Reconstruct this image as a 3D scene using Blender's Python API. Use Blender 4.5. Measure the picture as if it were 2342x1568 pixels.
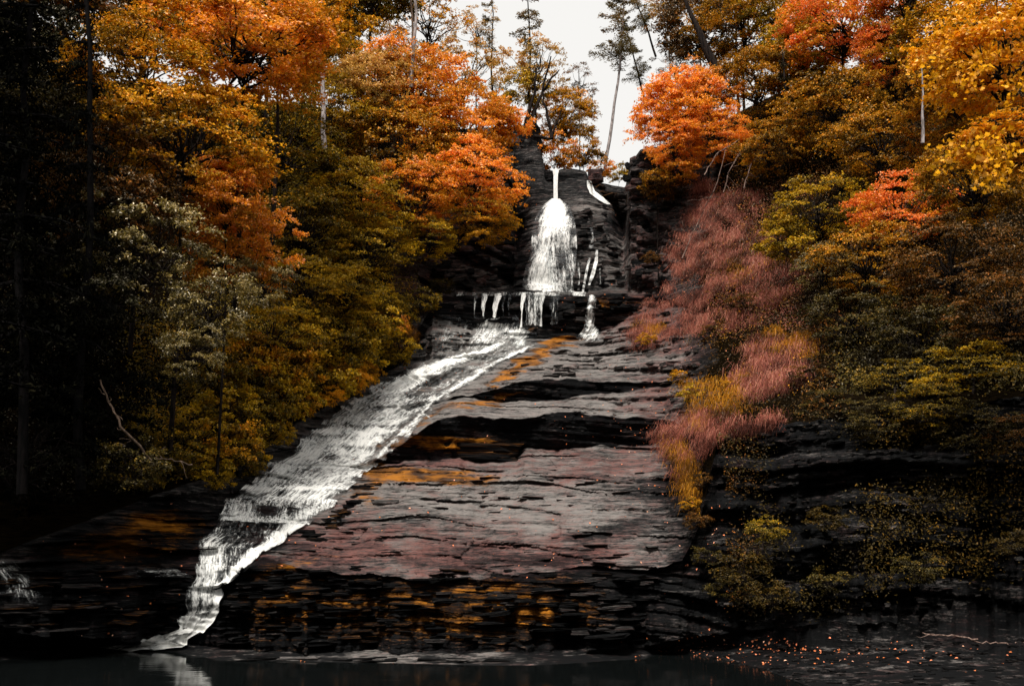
import bpy, math, random
import numpy as np
from mathutils import Vector
from mathutils.bvhtree import BVHTree

random.seed(7); RNG = np.random.default_rng(7)
scene = bpy.context.scene
for o in list(bpy.data.objects): bpy.data.objects.remove(o)

# ------------------------------------------------------------------ camera
F = 2278.0; CX, CY = 1171.0, 784.0; PITCH = math.radians(12.3); CAMH = 3.0
cam_d = bpy.data.cameras.new('camera'); cam = bpy.data.objects.new('camera', cam_d)
scene.collection.objects.link(cam); scene.camera = cam
cam_d.sensor_width = 36.0; cam_d.lens = 36.0 * F / 2342.0
cam_d.clip_start = 0.1; cam_d.clip_end = 3000.0
cam.location = (0, 0, CAMH); cam.rotation_euler = (math.radians(90) + PITCH, 0, 0)

# ------------------------------------------------------------------ daylight
SUN_EL, SUN_AZ = 54.0, 196.0      # high soft sun, a little behind the viewer
world = bpy.data.worlds.new('World'); scene.world = world; world.use_nodes = True
wn, wl = world.node_tree.nodes, world.node_tree.links; wn.clear()
sky = wn.new('ShaderNodeTexSky'); sky.sky_type = 'NISHITA'; sky.sun_disc = False
sky.sun_elevation = math.radians(SUN_EL); sky.sun_rotation = math.radians(SUN_AZ)
sky.dust_density = 4.0; sky.air_density = 1.0
bw = wn.new('ShaderNodeRGBToBW')
cmb = wn.new('ShaderNodeMix'); cmb.data_type = 'RGBA'; cmb.inputs[0].default_value = 0.90
tint = wn.new('ShaderNodeMix'); tint.data_type = 'RGBA'; tint.blend_type = 'MIX'; tint.inputs[0].default_value = 0.93
tint.inputs[7].default_value = (6.4, 6.3, 6.1, 1)      # flat white overcast
bg = wn.new('ShaderNodeBackground'); bg.inputs[1].default_value = 0.10
wo = wn.new('ShaderNodeOutputWorld')
wl.new(sky.outputs[0], bw.inputs[0])
wl.new(sky.outputs[0], cmb.inputs[6]); wl.new(bw.outputs[0], cmb.inputs[7])
wl.new(cmb.outputs[2], tint.inputs[6])
wl.new(tint.outputs[2], bg.inputs[0]); wl.new(bg.outputs[0], wo.inputs[0])
sun_d = bpy.data.lights.new('sun', 'SUN'); sun_d.energy = 3.9; sun_d.angle = math.radians(14)
sun_d.color = (1.0, 0.95, 0.88)
sun = bpy.data.objects.new('sun', sun_d); scene.collection.objects.link(sun)
_az = math.radians(SUN_AZ)
_sd = Vector((math.sin(_az) * math.cos(math.radians(SUN_EL)), math.cos(_az) * math.cos(math.radians(SUN_EL)), math.sin(math.radians(SUN_EL))))
sun.rotation_euler = _sd.to_track_quat('Z', 'Y').to_euler(); sun.location = (0, 0, 80)
scene.view_settings.view_transform = 'Standard'; scene.view_settings.look = 'None'
scene.view_settings.exposure = 0.62; scene.view_settings.gamma = 1.0
scene.view_settings.use_curve_mapping = False
scene.render.resolution_x = 1024; scene.render.resolution_y = 685
if scene.render.engine == 'CYCLES' or True:
    try:
        scene.cycles.max_bounces = 6; scene.cycles.transparent_max_bounces = 24
        scene.cycles.diffuse_bounces = 3; scene.cycles.transmission_bounces = 3
        scene.cycles.glossy_bounces = 2
        scene.cycles.sample_clamp_indirect = 4.0
    except Exception: pass

# ------------------------------------------------------------------ helpers
sp, cp = math.sin(PITCH), math.cos(PITCH)
def slope_z(y):
    v = (CY - y) / F
    return (sp + v * cp) / (cp - v * sp)
def at(x, y, D):
    """point of the place seen in direction (x, y) of the photograph, D metres ahead"""
    x = np.asarray(x, float); y = np.asarray(y, float); D = np.asarray(D, float)
    v = (CY - y) / F; dy = cp - v * sp
    return np.stack([(x - CX) / F / dy * D, D + 0 * x, CAMH + D * (sp + v * cp) / dy], -1)
def raydir(x, y):
    p = at(x, y, 1.0) - np.array([0, 0, CAMH]); return Vector(p).normalized()
def to_px(P):
    """inverse of at(): photograph coordinates of world points"""
    dz = P[..., 2] - CAMH; fy = P[..., 1] * cp + dz * sp; uy = -P[..., 1] * sp + dz * cp
    return CX + F * P[..., 0] / fy, CY - F * uy / fy

def tag(o, label=None, cat=None, group=None, kind=None):
    if label: o['label'] = label
    if cat: o['category'] = cat
    if group: o['group'] = group
    if kind: o['kind'] = kind
    return o
def link(o, parent=None):
    scene.collection.objects.link(o)
    if parent is not None: o.parent = parent
    return o
def empty(name, loc=(0, 0, 0), rz=0.0):
    o = bpy.data.objects.new(name, None); o.location = loc; o.rotation_euler = (0, 0, rz); o.empty_display_size = 0.3
    return link(o)
def mesh_np(name, V, faces, mat=None, smooth=False, attrs=None, uv=None):
    """faces: (n,k) int array, all k-gons"""
    me = bpy.data.meshes.new(name); V = np.ascontiguousarray(V, np.float32); faces = np.ascontiguousarray(faces, np.int32)
    n, k = faces.shape
    me.vertices.add(len(V)); me.vertices.foreach_set('co', V.ravel())
    me.loops.add(n * k); me.loops.foreach_set('vertex_index', faces.ravel())
    me.polygons.add(n); me.polygons.foreach_set('loop_start', np.arange(0, n * k, k, dtype=np.int32))
    me.polygons.foreach_set('use_smooth', np.full(n, smooth))
    me.update(calc_edges=True)
    for an, av in (attrs or {}).items():
        a = me.attributes.new(an, 'FLOAT', 'POINT'); a.data.foreach_set('value', np.ascontiguousarray(av, np.float32).ravel())
    if uv is not None:
        l = me.uv_layers.new(name='UVMap'); l.data.foreach_set('uv', np.ascontiguousarray(uv[faces.ravel()], np.float32).ravel())
    if mat: me.materials.append(mat)
    return me
def obj(name, me, parent=None, mat=None):
    o = bpy.data.objects.new(name, me)
    if mat is not None:
        o.material_slots[0].link = 'OBJECT'; o.material_slots[0].material = mat
    return link(o, parent)

# value noise
def _h(i, j, k, seed):
    n = (i * 374761393 + j * 668265263 + k * 1274126177 + seed * 974634777) & 0xffffffff
    n = ((n ^ (n >> 13)) * 1274126177) & 0xffffffff
    n = ((n ^ (n >> 16)) * 2246822519) & 0xffffffff
    return ((n ^ (n >> 15)) & 0xffffff) / float(0xffffff) * 2 - 1
def vnoise(x, y, z, seed=0):
    x, y, z = np.broadcast_arrays(np.asarray(x, float), np.asarray(y, float), np.asarray(z, float))
    xi, yi, zi = np.floor(x).astype(np.int64), np.floor(y).astype(np.int64), np.floor(z).astype(np.int64)
    fx, fy, fz = x - xi, y - yi, z - zi
    fx, fy, fz = fx * fx * (3 - 2 * fx), fy * fy * (3 - 2 * fy), fz * fz * (3 - 2 * fz)
    r = 0
    for a in (0, 1):
        wx = fx if a else 1 - fx
        for b in (0, 1):
            wy = fy if b else 1 - fy
            for c in (0, 1):
                wz = fz if c else 1 - fz
                r = r + wx * wy * wz * _h(xi + a, yi + b, zi + c, seed)
    return r
def fbm(x, y, z, oct=3, seed=0):
    r = 0; a = 1; s = 0
    for o in range(oct):
        r = r + a * vnoise(x * 2 ** o, y * 2 ** o, z * 2 ** o, seed + o); s += a; a *= .5
    return r / s
def hash1(k, seed=0): return _h(k.astype(np.int64), k.astype(np.int64) * 3 + 1, k.astype(np.int64) * 7 + 5, seed)

# ------------------------------------------------------------------ materials
def newmat(name):
    m = bpy.data.materials.new(name); m.use_nodes = True; nt = m.node_tree
    b = nt.nodes['Principled BSDF']; return m, nt, b
def N(nt, t, **kw):
    n = nt.nodes.new(t)
    for k, v in kw.items(): setattr(n, k, v)
    return n
def math_n(nt, op, a, b=None, c=None, clamp=False):
    n = nt.nodes.new('ShaderNodeMath'); n.operation = op; n.use_clamp = clamp
    for i, v in enumerate((a, b, c)):
        if v is None: continue
        if hasattr(v, 'is_linked'): nt.links.new(v, n.inputs[i])
        else: n.inputs[i].default_value = v
    return n.outputs[0]
def mixc(nt, f, a, b, blend='MIX'):
    n = nt.nodes.new('ShaderNodeMix'); n.data_type = 'RGBA'; n.blend_type = blend
    for i, v in ((0, f), (6, a), (7, b)):
        if hasattr(v, 'is_linked'): nt.links.new(v, n.inputs[i])
        elif i == 0: n.inputs[0].default_value = v
        else: n.inputs[i].default_value = (*v, 1)
    return n.outputs[2]
def ramp(nt, v, lo, hi):
    n = nt.nodes.new('ShaderNodeMapRange'); n.interpolation_type = 'SMOOTHSTEP'
    nt.links.new(v, n.inputs[0]); n.inputs[1].default_value = lo; n.inputs[2].default_value = hi
    return n.outputs[0]
def attr(nt, name):
    a = nt.nodes.new('ShaderNodeAttribute'); a.attribute_name = name; return a.outputs['Fac']
def noise_tex(nt, scale, sc3=(1, 1, 1), detail=4, rough=.6, coord=None, rot=(0, 0, 0)):
    tc = nt.nodes.new('ShaderNodeTexCoord'); mp = nt.nodes.new('ShaderNodeMapping')
    nt.links.new(coord if coord is not None else tc.outputs['Object'], mp.inputs[0])
    mp.inputs['Scale'].default_value = sc3; mp.inputs['Rotation'].default_value = rot
    n = nt.nodes.new('ShaderNodeTexNoise'); n.inputs['Scale'].default_value = scale
    n.inputs['Detail'].default_value = detail; n.inputs['Roughness'].default_value = rough
    nt.links.new(mp.outputs[0], n.inputs[0]); return n.outputs[0]

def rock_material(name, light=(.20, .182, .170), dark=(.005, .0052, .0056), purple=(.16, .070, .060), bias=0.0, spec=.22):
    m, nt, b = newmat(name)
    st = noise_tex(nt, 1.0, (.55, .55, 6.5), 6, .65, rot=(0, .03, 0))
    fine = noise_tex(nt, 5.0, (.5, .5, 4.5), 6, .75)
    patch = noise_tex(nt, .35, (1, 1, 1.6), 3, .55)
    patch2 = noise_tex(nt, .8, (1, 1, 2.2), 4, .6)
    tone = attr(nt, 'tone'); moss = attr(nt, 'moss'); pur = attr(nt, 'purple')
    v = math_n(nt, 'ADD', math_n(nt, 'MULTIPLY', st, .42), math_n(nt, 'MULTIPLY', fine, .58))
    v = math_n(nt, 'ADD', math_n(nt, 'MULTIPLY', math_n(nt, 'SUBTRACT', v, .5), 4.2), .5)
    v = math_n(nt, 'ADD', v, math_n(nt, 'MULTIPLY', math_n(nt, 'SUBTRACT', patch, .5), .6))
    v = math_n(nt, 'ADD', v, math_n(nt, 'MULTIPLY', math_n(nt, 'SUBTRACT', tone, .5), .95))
    dry = ramp(nt, v, .22, 1.0)  # driven by tone: wet to dry rock, plus the painted shade
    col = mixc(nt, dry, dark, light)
    pv = math_n(nt, 'ADD', math_n(nt, 'MULTIPLY', patch2, .45), math_n(nt, 'MULTIPLY', fine, .55))
    pv = math_n(nt, 'ADD', math_n(nt, 'MULTIPLY', math_n(nt, 'SUBTRACT', pv, .5), 4.0), .5)
    pm = ramp(nt, math_n(nt, 'ADD', pv, math_n(nt, 'MULTIPLY', math_n(nt, 'SUBTRACT', pur, .5), 1.3)), .25, 1.1)
    pcol = mixc(nt, dry, (.022, .012, .012), purple)
    col = mixc(nt, pm, col, pcol)
    mv = math_n(nt, 'ADD', math_n(nt, 'MULTIPLY', st, .5), math_n(nt, 'MULTIPLY', fine, .5))
    mv = math_n(nt, 'ADD', math_n(nt, 'MULTIPLY', math_n(nt, 'SUBTRACT', mv, .5), 4.0), .5)
    mm = ramp(nt, math_n(nt, 'ADD', mv, math_n(nt, 'MULTIPLY', math_n(nt, 'SUBTRACT', moss, .5), 1.2)), .42, 1.05)
    mossc = mixc(nt, ramp(nt, patch2, .35, .65), (.03, .011, .003), (.34, .125, .012))
    col = mixc(nt, mm, col, mossc)
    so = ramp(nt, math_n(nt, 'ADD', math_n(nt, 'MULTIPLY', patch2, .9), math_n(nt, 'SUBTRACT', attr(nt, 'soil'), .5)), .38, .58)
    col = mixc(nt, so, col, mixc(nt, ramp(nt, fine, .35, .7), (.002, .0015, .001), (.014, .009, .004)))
    nt.links.new(col, b.inputs['Base Color'])
    nt.links.new(math_n(nt, 'MULTIPLY', math_n(nt, 'SUBTRACT', 1.0, so), math_n(nt, 'ADD', math_n(nt, 'MULTIPLY', tone, .35), .03)), b.inputs['Specular IOR Level'])
    r = math_n(nt, 'ADD', math_n(nt, 'MULTIPLY', dry, .25), .62)
    nt.links.new(math_n(nt, 'ADD', r, math_n(nt, 'MULTIPLY', mm, .3), clamp=True), b.inputs['Roughness'])
    b.inputs['Specular IOR Level'].default_value = spec
    bump = N(nt, 'ShaderNodeBump'); bump.inputs['Strength'].default_value = 1.0; bump.inputs['Distance'].default_value = .22
    h = math_n(nt, 'ADD', st, math_n(nt, 'MULTIPLY', fine, .5))
    nt.links.new(h, bump.inputs['Height']); nt.links.new(bump.outputs[0], b.inputs['Normal'])
    return m
M = {}
M['rock'] = rock_material('layered_rock')
M['soil'] = rock_material('leaf_soil', light=(.06, .035, .012), dark=(.008, .006, .003), purple=(.07, .02, .008), spec=.02)

def leaf_material(name, c1, c2, c3, trans=.35, rough=.5, spec=.07, val=(.72, 1.25)):
    """c1 inner / c2 main / c3 odd leaves"""
    m, nt, b = newmat(name); nt.nodes.remove(b); out = nt.nodes['Material Output']
    rnd = attr(nt, 'rnd'); cr = attr(nt, 'crnd')
    col = mixc(nt, ramp(nt, math_n(nt, 'ADD', math_n(nt, 'MULTIPLY', cr, .7), math_n(nt, 'MULTIPLY', rnd, .3)), .25, .6), c1, c2)
    col = mixc(nt, ramp(nt, math_n(nt, 'ADD', math_n(nt, 'MULTIPLY', cr, .35), math_n(nt, 'MULTIPLY', rnd, .65)), .70, .86), col, c3)
    mr = N(nt, 'ShaderNodeMapRange'); nt.links.new(math_n(nt, 'FRACT', math_n(nt, 'MULTIPLY', rnd, 7.31)), mr.inputs[0])
    mr.inputs[3].default_value, mr.inputs[4].default_value = val
    vm = N(nt, 'ShaderNodeVectorMath', operation='SCALE'); nt.links.new(col, vm.inputs[0]); nt.links.new(mr.outputs[0], vm.inputs['Scale'])
    d = N(nt, 'ShaderNodeBsdfDiffuse'); t = N(nt, 'ShaderNodeBsdfTranslucent'); g = N(nt, 'ShaderNodeBsdfGlossy')
    nt.links.new(vm.outputs[0], d.inputs[0]); nt.links.new(vm.outputs[0], t.inputs[0])
    g.inputs['Roughness'].default_value = rough; g.inputs[0].default_value = (1, .88, .70, 1)
    m1 = N(nt, 'ShaderNodeMixShader'); m1.inputs[0].default_value = trans
    nt.links.new(d.outputs[0], m1.inputs[1]); nt.links.new(t.outputs[0], m1.inputs[2])
    m2 = N(nt, 'ShaderNodeMixShader'); fr = N(nt, 'ShaderNodeFresnel'); fr.inputs[0].default_value = 1.4
    nt.links.new(math_n(nt, 'MULTIPLY', fr.outputs[0], spec), m2.inputs[0])
    nt.links.new(m1.outputs[0], m2.inputs[1]); nt.links.new(g.outputs[0], m2.inputs[2])
    nt.links.new(m2.outputs[0], out.inputs[0]); return m
O, Y, OC, OL, PK, RD = (.84, .31, .016), (.84, .385, .010), (.62, .30, .010), (.22, .15, .012), (.90, .44, .20), (.86, .21, .03)
M['orange'] = leaf_material('leaves_orange', (.42, .19, .010), O, PK)
M['fire'] = leaf_material('leaves_fire_orange', (.80, .32, .015), (.93, .34, .03), (.95, .50, .26))
M['redorange'] = leaf_material('leaves_red_orange', OC, RD, PK)
M['yellow'] = leaf_material('leaves_yellow', OC, Y, (.8, .40, .06))
M['ochre'] = leaf_material('leaves_ochre', (.12, .07, .006), OC, O, trans=.25)
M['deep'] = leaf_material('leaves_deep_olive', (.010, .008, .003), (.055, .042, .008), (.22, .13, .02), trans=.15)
M['ochrepale'] = leaf_material('leaves_pale_ochre', (.30, .18, .03), (.58, .32, .06), (.75, .42, .18))
M['olive'] = leaf_material('leaves_olive', (.022, .016, .003), OL, OC, trans=.2)
M['oliveorange'] = leaf_material('leaves_olive_and_orange', (.05, .03, .004), (.44, .21, .010), O, trans=.25)
M['gold'] = leaf_material('leaves_gold_olive', (.06, .045, .005), (.50, .31, .012), (.70, .36, .016), trans=.22)
M['dull'] = leaf_material('leaves_dull_brown', (.015, .009, .003), (.13, .06, .010), (.42, .15, .03))
M['rhodo'] = leaf_material('leaves_glossy_grey_green', (.03, .026, .008), (.16, .115, .022), (.40, .27, .085), trans=.1, rough=.4, spec=.22)
M['brush'] = leaf_material('leaves_dim_brush', (.014, .010, .003), (.055, .036, .006), (.17, .085, .010), trans=.15)
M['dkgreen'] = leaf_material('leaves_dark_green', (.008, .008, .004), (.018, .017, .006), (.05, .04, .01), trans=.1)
M['ink'] = leaf_material('leaves_near_black_green', (.002, .002, .0015), (.004, .004, .003), (.012, .011, .006), trans=.05, spec=.0)  # leaf colour set this low to carry the deep shade on the left
M['pine'] = leaf_material('needles_olive_brown', (.11, .085, .03), (.20, .14, .05), (.4, .24, .12), trans=.3)
M['pinkgrass'] = leaf_material('grass_dry_pink', (.05, .014, .010), (.33, .10, .07), (.62, .27, .18), trans=.2)
M['goldgrass'] = leaf_material('grass_dry_gold', (.10, .04, .005), (.45, .17, .01), (.65, .32, .03), trans=.3)
M['litter'] = leaf_material('fallen_leaves', (.55, .16, .05), (.75, .24, .12), (.8, .45, .3), trans=.05)

def bark(name, a, b_, s=3):
    m, nt, b = newmat(name); n = noise_tex(nt, s, (3, 3, .6), 5, .7)
    b.inputs['Specular IOR Level'].default_value = .05
    nt.links.new(mixc(nt, ramp(nt, n, .38, .62), a, b_), b.inputs['Base Color']); b.inputs['Roughness'].default_value = .85
    bp = N(nt, 'ShaderNodeBump'); bp.inputs['Distance'].default_value = .05; nt.links.new(n, bp.inputs['Height']); nt.links.new(bp.outputs[0], b.inputs['Normal'])
    return m
M['bark_dark'] = bark('bark_dark', (.004, .003, .003), (.022, .016, .013))
M['bark_ink'] = bark('bark_near_black', (.001, .001, .001), (.004, .003, .003))  # darker bark copy for the left trunks, shade put into its colour
M['bark_grey'] = bark('bark_grey', (.10, .085, .08), (.34, .30, .29))
M['bark_brown'] = bark('bark_brown', (.05, .035, .025), (.16, .11, .08))
M['dead'] = bark('dead_wood', (.07, .045, .035), (.25, .17, .14))

def water_material():
    m, nt, b = newmat('falling_water'); out = nt.nodes['Material Output']
    uv = N(nt, 'ShaderNodeUVMap'); uv.uv_map = 'UVMap'; foam = attr(nt, 'foam')
    n1 = noise_tex(nt, 1.0, (6.5, .7, 1), 5, .65, coord=uv.outputs[0])
    n2 = noise_tex(nt, 1.0, (17, 4.5, 1), 4, .7, coord=uv.outputs[0])
    n3 = noise_tex(nt, 1.0, (1.3, 1.6, 1), 3, .6, coord=uv.outputs[0])
    s = math_n(nt, 'ADD', math_n(nt, 'ADD', math_n(nt, 'MULTIPLY', n1, .40), math_n(nt, 'MULTIPLY', n2, .42)), math_n(nt, 'MULTIPLY', n3, .18))
    s = math_n(nt, 'ADD', math_n(nt, 'MULTIPLY', math_n(nt, 'SUBTRACT', s, .5), 2.4), .5)
    a = ramp(nt, math_n(nt, 'ADD', s, math_n(nt, 'SUBTRACT', foam, .5)), .30, .80)
    b.inputs['Roughness'].default_value = .55
    shade = mixc(nt, ramp(nt, math_n(nt, 'ADD', s, math_n(nt, 'MULTIPLY', math_n(nt, 'SUBTRACT', foam, .6), .5)), .15, .70), (.20, .215, .22), (.80, .80, .77)); nt.links.new(shade, b.inputs['Base Color'])
    tr = N(nt, 'ShaderNodeBsdfTransparent'); tr.inputs[0].default_value = (.97, .98, .98, 1)
    gl = N(nt, 'ShaderNodeBsdfGlossy'); gl.inputs['Roughness'].default_value = .25; gl.inputs[0].default_value = (.8, .85, .9, 1)
    thin = N(nt, 'ShaderNodeMixShader'); thin.inputs[0].default_value = .015
    nt.links.new(tr.outputs[0], thin.inputs[1]); nt.links.new(gl.outputs[0], thin.inputs[2])
    mx = N(nt, 'ShaderNodeMixShader'); nt.links.new(math_n(nt, 'MULTIPLY', a, .97), mx.inputs[0])
    nt.links.new(thin.outputs[0], mx.inputs[1]); nt.links.new(b.outputs[0], mx.inputs[2])
    bp = N(nt, 'ShaderNodeBump'); bp.inputs['Distance'].default_value = .10; bp.inputs['Strength'].default_value = .6
    nt.links.new(math_n(nt, 'ADD', n2, n3), bp.inputs['Height']); nt.links.new(bp.outputs[0], b.inputs['Normal']); nt.links.new(bp.outputs[0], gl.inputs['Normal'])
    nt.links.new(mx.outputs[0], out.inputs[0]); return m
M['water'] = water_material()
m, nt, b = newmat('foam_white'); b.inputs['Base Color'].default_value = (.85, .85, .82, 1); b.inputs['Roughness'].default_value = .5; M['foam'] = m
m, nt, b = newmat('pool_water'); b.inputs['Base Color'].default_value = (.004, .005, .005, 1); b.inputs['Roughness'].default_value = .06
b.inputs['IOR'].default_value = 1.33; b.inputs['Specular IOR Level'].default_value = .2
bp = N(nt, 'ShaderNodeBump'); bp.inputs['Distance'].default_value = .06; bp.inputs['Strength'].default_value = .10
nt.links.new(noise_tex(nt, 1.0, (.9, 2.6, 1), 4, .55), bp.inputs['Height']); nt.links.new(bp.outputs[0], b.inputs['Normal']); M['pool'] = m
# ------------------------------------------------------------------ bedrock and hillsides: one continuous body, cut into named pieces
def T(*p): return np.array(p, float)
Z = {0: None}
contours = [
 # y of the line along x,                                   depth along x (or height above the pool)
 (T((-500,1800),(2850,1800)), ('D', T((-500,24),(1850,22),(2850,16)))),
 (T((-500,1530),(0,1508),(230,1488),(400,1490),(500,1508),(1200,1522),(1450,1507),(1530,1490),(1620,1500),(1750,1530),(1850,1568),(2342,1640),(2850,1700)), ('Z', T((-500,0),(2850,0)))),
 (T((-500,1505),(0,1490),(230,1476),(400,1478),(500,1494),(1200,1500),(1450,1490),(1530,1478),(1620,1476),(1850,1490),(2342,1520),(2850,1530)), ('Z', T((-500,.2),(500,.10),(1450,.10),(1620,.25),(2342,.35),(2850,.5)))),
 (T((-500,1440),(0,1445),(230,1458),(400,1466),(500,1484),(1200,1490),(1480,1472),(1620,1445),(1850,1425),(2342,1400),(2850,1390)), ('Z', T((-500,1.),(0,.9),(230,.6),(400,.3),(500,.15),(1200,.15),(1480,.35),(1620,.7),(1850,1.1),(2342,1.5),(2850,1.7)))),
 (T((-500,1300),(400,1300),(440,1330),(500,1350),(600,1275),(700,1300),(1000,1325),(1150,1312),(1300,1298),(1480,1300),(1560,1280),(1600,1200),(1640,1010),(1700,968),(1850,960),(2100,935),(2342,905),(2850,880)), ('D', T((-500,31),(0,33),(400,35.2),(500,34.2),(600,34.8),(1480,34.8),(1560,35),(1600,35.3),(1640,35.6),(1700,35.2),(1850,34.3),(2100,32.5),(2342,31),(2850,28)))),
 (T((-500,1110),(0,1120),(400,1140),(520,1165),(600,1115),(800,1072),(880,1057),(1000,1052),(1180,1043),(1200,1025),(1400,1020),(1520,1012),(1560,1000),(1600,980),(1640,950),(1700,930),(1850,900),(2342,850),(2850,820)), ('D', T((-500,33),(0,34),(400,37),(520,39.3),(600,41.5),(800,44.5),(880,45.5),(1000,46),(1190,47),(1520,47.5),(1560,44),(1600,40),(1640,38),(1700,37.5),(1850,36.5),(2342,32.5),(2850,30)))),
 (T((-500,1105),(0,1115),(400,1134),(520,1140),(600,1108),(800,1064),(880,1040),(950,990),(1000,962),(1100,950),(1190,955),(1300,940),(1400,955),(1500,960),(1560,968),(1600,962),(1640,940),(1700,920),(1850,890),(2342,840),(2850,810)), ('P', -.35)),
 (T((-500,1000),(400,1010),(600,1040),(800,992),(930,935),(1065,909),(1100,912),(1250,916),(1390,896),(1480,883),(1560,880),(1640,870),(1700,850),(1850,800),(2342,760),(2850,740)), ('D', T((-500,34.5),(0,35.5),(400,39),(600,44),(800,48.3),(930,49.5),(1065,50),(1480,50),(1560,48.5),(1640,45),(1700,42),(1850,40),(2342,35),(2850,33)))),
 (T((-500,995),(400,1005),(600,1035),(800,987),(930,929),(1065,904),(1130,886),(1200,874),(1290,865),(1400,873),(1480,877),(1560,872),(1640,862),(1700,842),(1850,792),(2342,752),(2850,732)), ('P', -.25)),
 (T((-500,820),(0,830),(400,880),(600,960),(700,935),(830,880),(920,832),(970,768),(990,724),(1085,745),(1180,770),(1240,774),(1330,776),(1400,748),(1490,690),(1560,700),(1640,740),(1700,760),(1850,700),(2342,650),(2850,630)), ('D', T((-500,36),(0,38),(400,42),(600,46),(700,48),(830,52),(920,54.5),(970,56.5),(1085,57.5),(1330,57.4),(1400,57.6),(1490,58),(1560,55),(1640,50),(1700,46),(1850,44),(2342,38),(2850,36)))),
 (T((-500,810),(0,820),(400,870),(600,950),(700,925),(830,870),(920,820),(970,730),(1010,673),(1190,669),(1330,670),(1350,675),(1490,676),(1560,690),(1640,730),(1700,750),(1850,690),(2342,640),(2850,620)), ('P', -.2)),
 (T((-500,560),(400,620),(600,700),(800,700),(900,690),(960,664),(1010,662),(1190,662),(1430,664),(1445,664),(1500,655),(1560,600),(1640,600),(1700,580),(1850,520),(2342,480),(2850,460)), ('D', T((-500,41),(0,42),(400,46),(600,51),(800,55),(900,57),(960,58.3),(1010,60.5),(1430,60.5),(1442,58.5),(1500,57.5),(1560,56.5),(1640,53),(1700,50),(1850,48),(2342,42),(2850,40)))),
 (T((-500,300),(400,340),(600,360),(800,420),(960,520),(1100,495),(1160,505),(1180,500),(1192,480),(1215,472),(1280,458),(1340,446),(1375,456),(1400,476),(1422,510),(1434,500),(1440,400),(1465,345),(1530,335),(1640,330),(1850,250),(2342,150),(2850,100)), ('D', T((-500,50),(0,51),(400,56),(600,60),(800,61),(960,60.5),(1160,61.0),(1180,64.5),(1192,64),(1215,62.8),(1280,62.2),(1340,62.4),(1400,63),(1425,64.5),(1434,61.5),(1442,58.6),(1465,58.2),(1530,59),(1640,59),(1850,57),(2342,52),(2850,50)))),
 (T((-500,120),(400,200),(600,230),(800,260),(960,300),(1100,292),(1180,288),(1205,290),(1222,310),(1238,345),(1248,392),(1300,386),(1340,390),(1352,416),(1365,414),(1430,430),(1440,378),(1465,342),(1530,330),(1640,280),(1850,180),(2342,60),(2850,20)), ('D', T((-500,63),(400,64),(800,65),(1100,65),(1222,65.5),(1245,64.8),(1340,65),(1430,65.5),(1440,60),(1465,60),(1530,61),(1850,61),(2342,57),(2850,55)))),
]
bands = [8, 8, 6, 110, 104, 30, 20, 20, 44, 40, 3, 84, 34, 8, 3]
def sstep(a, lo, hi): t = np.clip((a - lo) / (hi - lo), 0, 1); return t * t * (3 - 2 * t)
xs = np.concatenate([np.arange(-500, 300, 9), np.arange(300, 420, 5), np.arange(420, 1640, 3.0), np.arange(1640, 2342, 5), np.arange(2342, 2850, 12)])
lines = []; prevD = None
for i, (ya, (kind, da)) in enumerate(contours):
    y = np.interp(xs, ya[:, 0], ya[:, 1])
    if i in (10, 11): y = y + (fbm(xs * .03, 0, 3.3, 3, 140) * 7 + 4 * hash1(np.floor(xs / 47 + .6 * vnoise(xs * .03, 0, 0, 3)), 5)) * sstep(xs, 960, 1010)
    if i > 2: y = y + fbm(xs * .02, 0, i * 3.1, 4, 40 + i) * (12 if i < 9 else 4) * (1 if i != 10 else .5)
    if kind == 'D': D = np.interp(xs, da[:, 0], da[:, 1])
    elif kind == 'P': D = prevD + da * (1 + .8 * fbm(xs * .015, 0, i, 3, 80 + i)) * sstep(xs, 780, 900) * (1 - sstep(xs, 1540, 1600))
    else:
        z = np.interp(xs, da[:, 0], da[:, 1]); D = (z - CAMH) / slope_z(y)
    if i in (4, 5, 7): D = D + fbm(xs * .012, 0, i * 7.3, 3, 60 + i) * .5
    if kind == 'P':
        wgt = sstep(xs, 780, 900) * (1 - sstep(xs, 1540, 1600)); y = prevY * (1 - wgt) + y * wgt - .5
    prevD = D; prevY = y; lines.append((at(xs, y, D), y))
L0 = lines[-1][0]
far1 = L0.copy(); far1[:, 1] += 60; far1[:, 0] *= 1.6; far1[:, 2] += 1.0
far2 = L0.copy(); far2[:, 1] = 500; far2[:, 0] *= 6; far2[:, 2] += 3
P3 = [l[0] for l in lines] + [far1, far2]
rows = []; rb = []; rt = []
for b_, n in enumerate(bands):
    for j in range(n):
        t = j / n; rows.append(P3[b_] * (1 - t) + P3[b_ + 1] * t); rb.append(b_); rt.append(t)
rows.append(P3[-1]); rb.append(len(bands) - 1); rt.append(1.0)
G = np.array(rows); rb = np.array(rb); rt = np.array(rt); NR, NC = G.shape[:2]
PXG, PYG = to_px(G); XG = np.broadcast_to(xs, (NR, NC))
bandG = np.broadcast_to(rb[:, None], (NR, NC)); cont = bandG + rt[:, None]
# how rocky each spot is
def sstep(a, lo, hi): t = np.clip((a - lo) / (hi - lo), 0, 1); return t * t * (3 - 2 * t)
rocky = np.zeros((NR, NC))
rocky[(bandG <= 8)] = 1
leftb = np.interp(PYG, [700, 770, 840, 890, 970, 1060, 1130, 1600], [985, 960, 900, 810, 680, 560, 360, -900])   # stream-side limit of the left bank
rocky *= sstep(PXG, leftb - 20, leftb + 20) * np.where(bandG >= 4, 1 - sstep(PXG, 1560, 1640), 1)
rocky[(bandG >= 9) & (XG > 955) & (XG < 1570) & (bandG <= 12)] = 1
rocky[(bandG >= 13)] = 0
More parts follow.
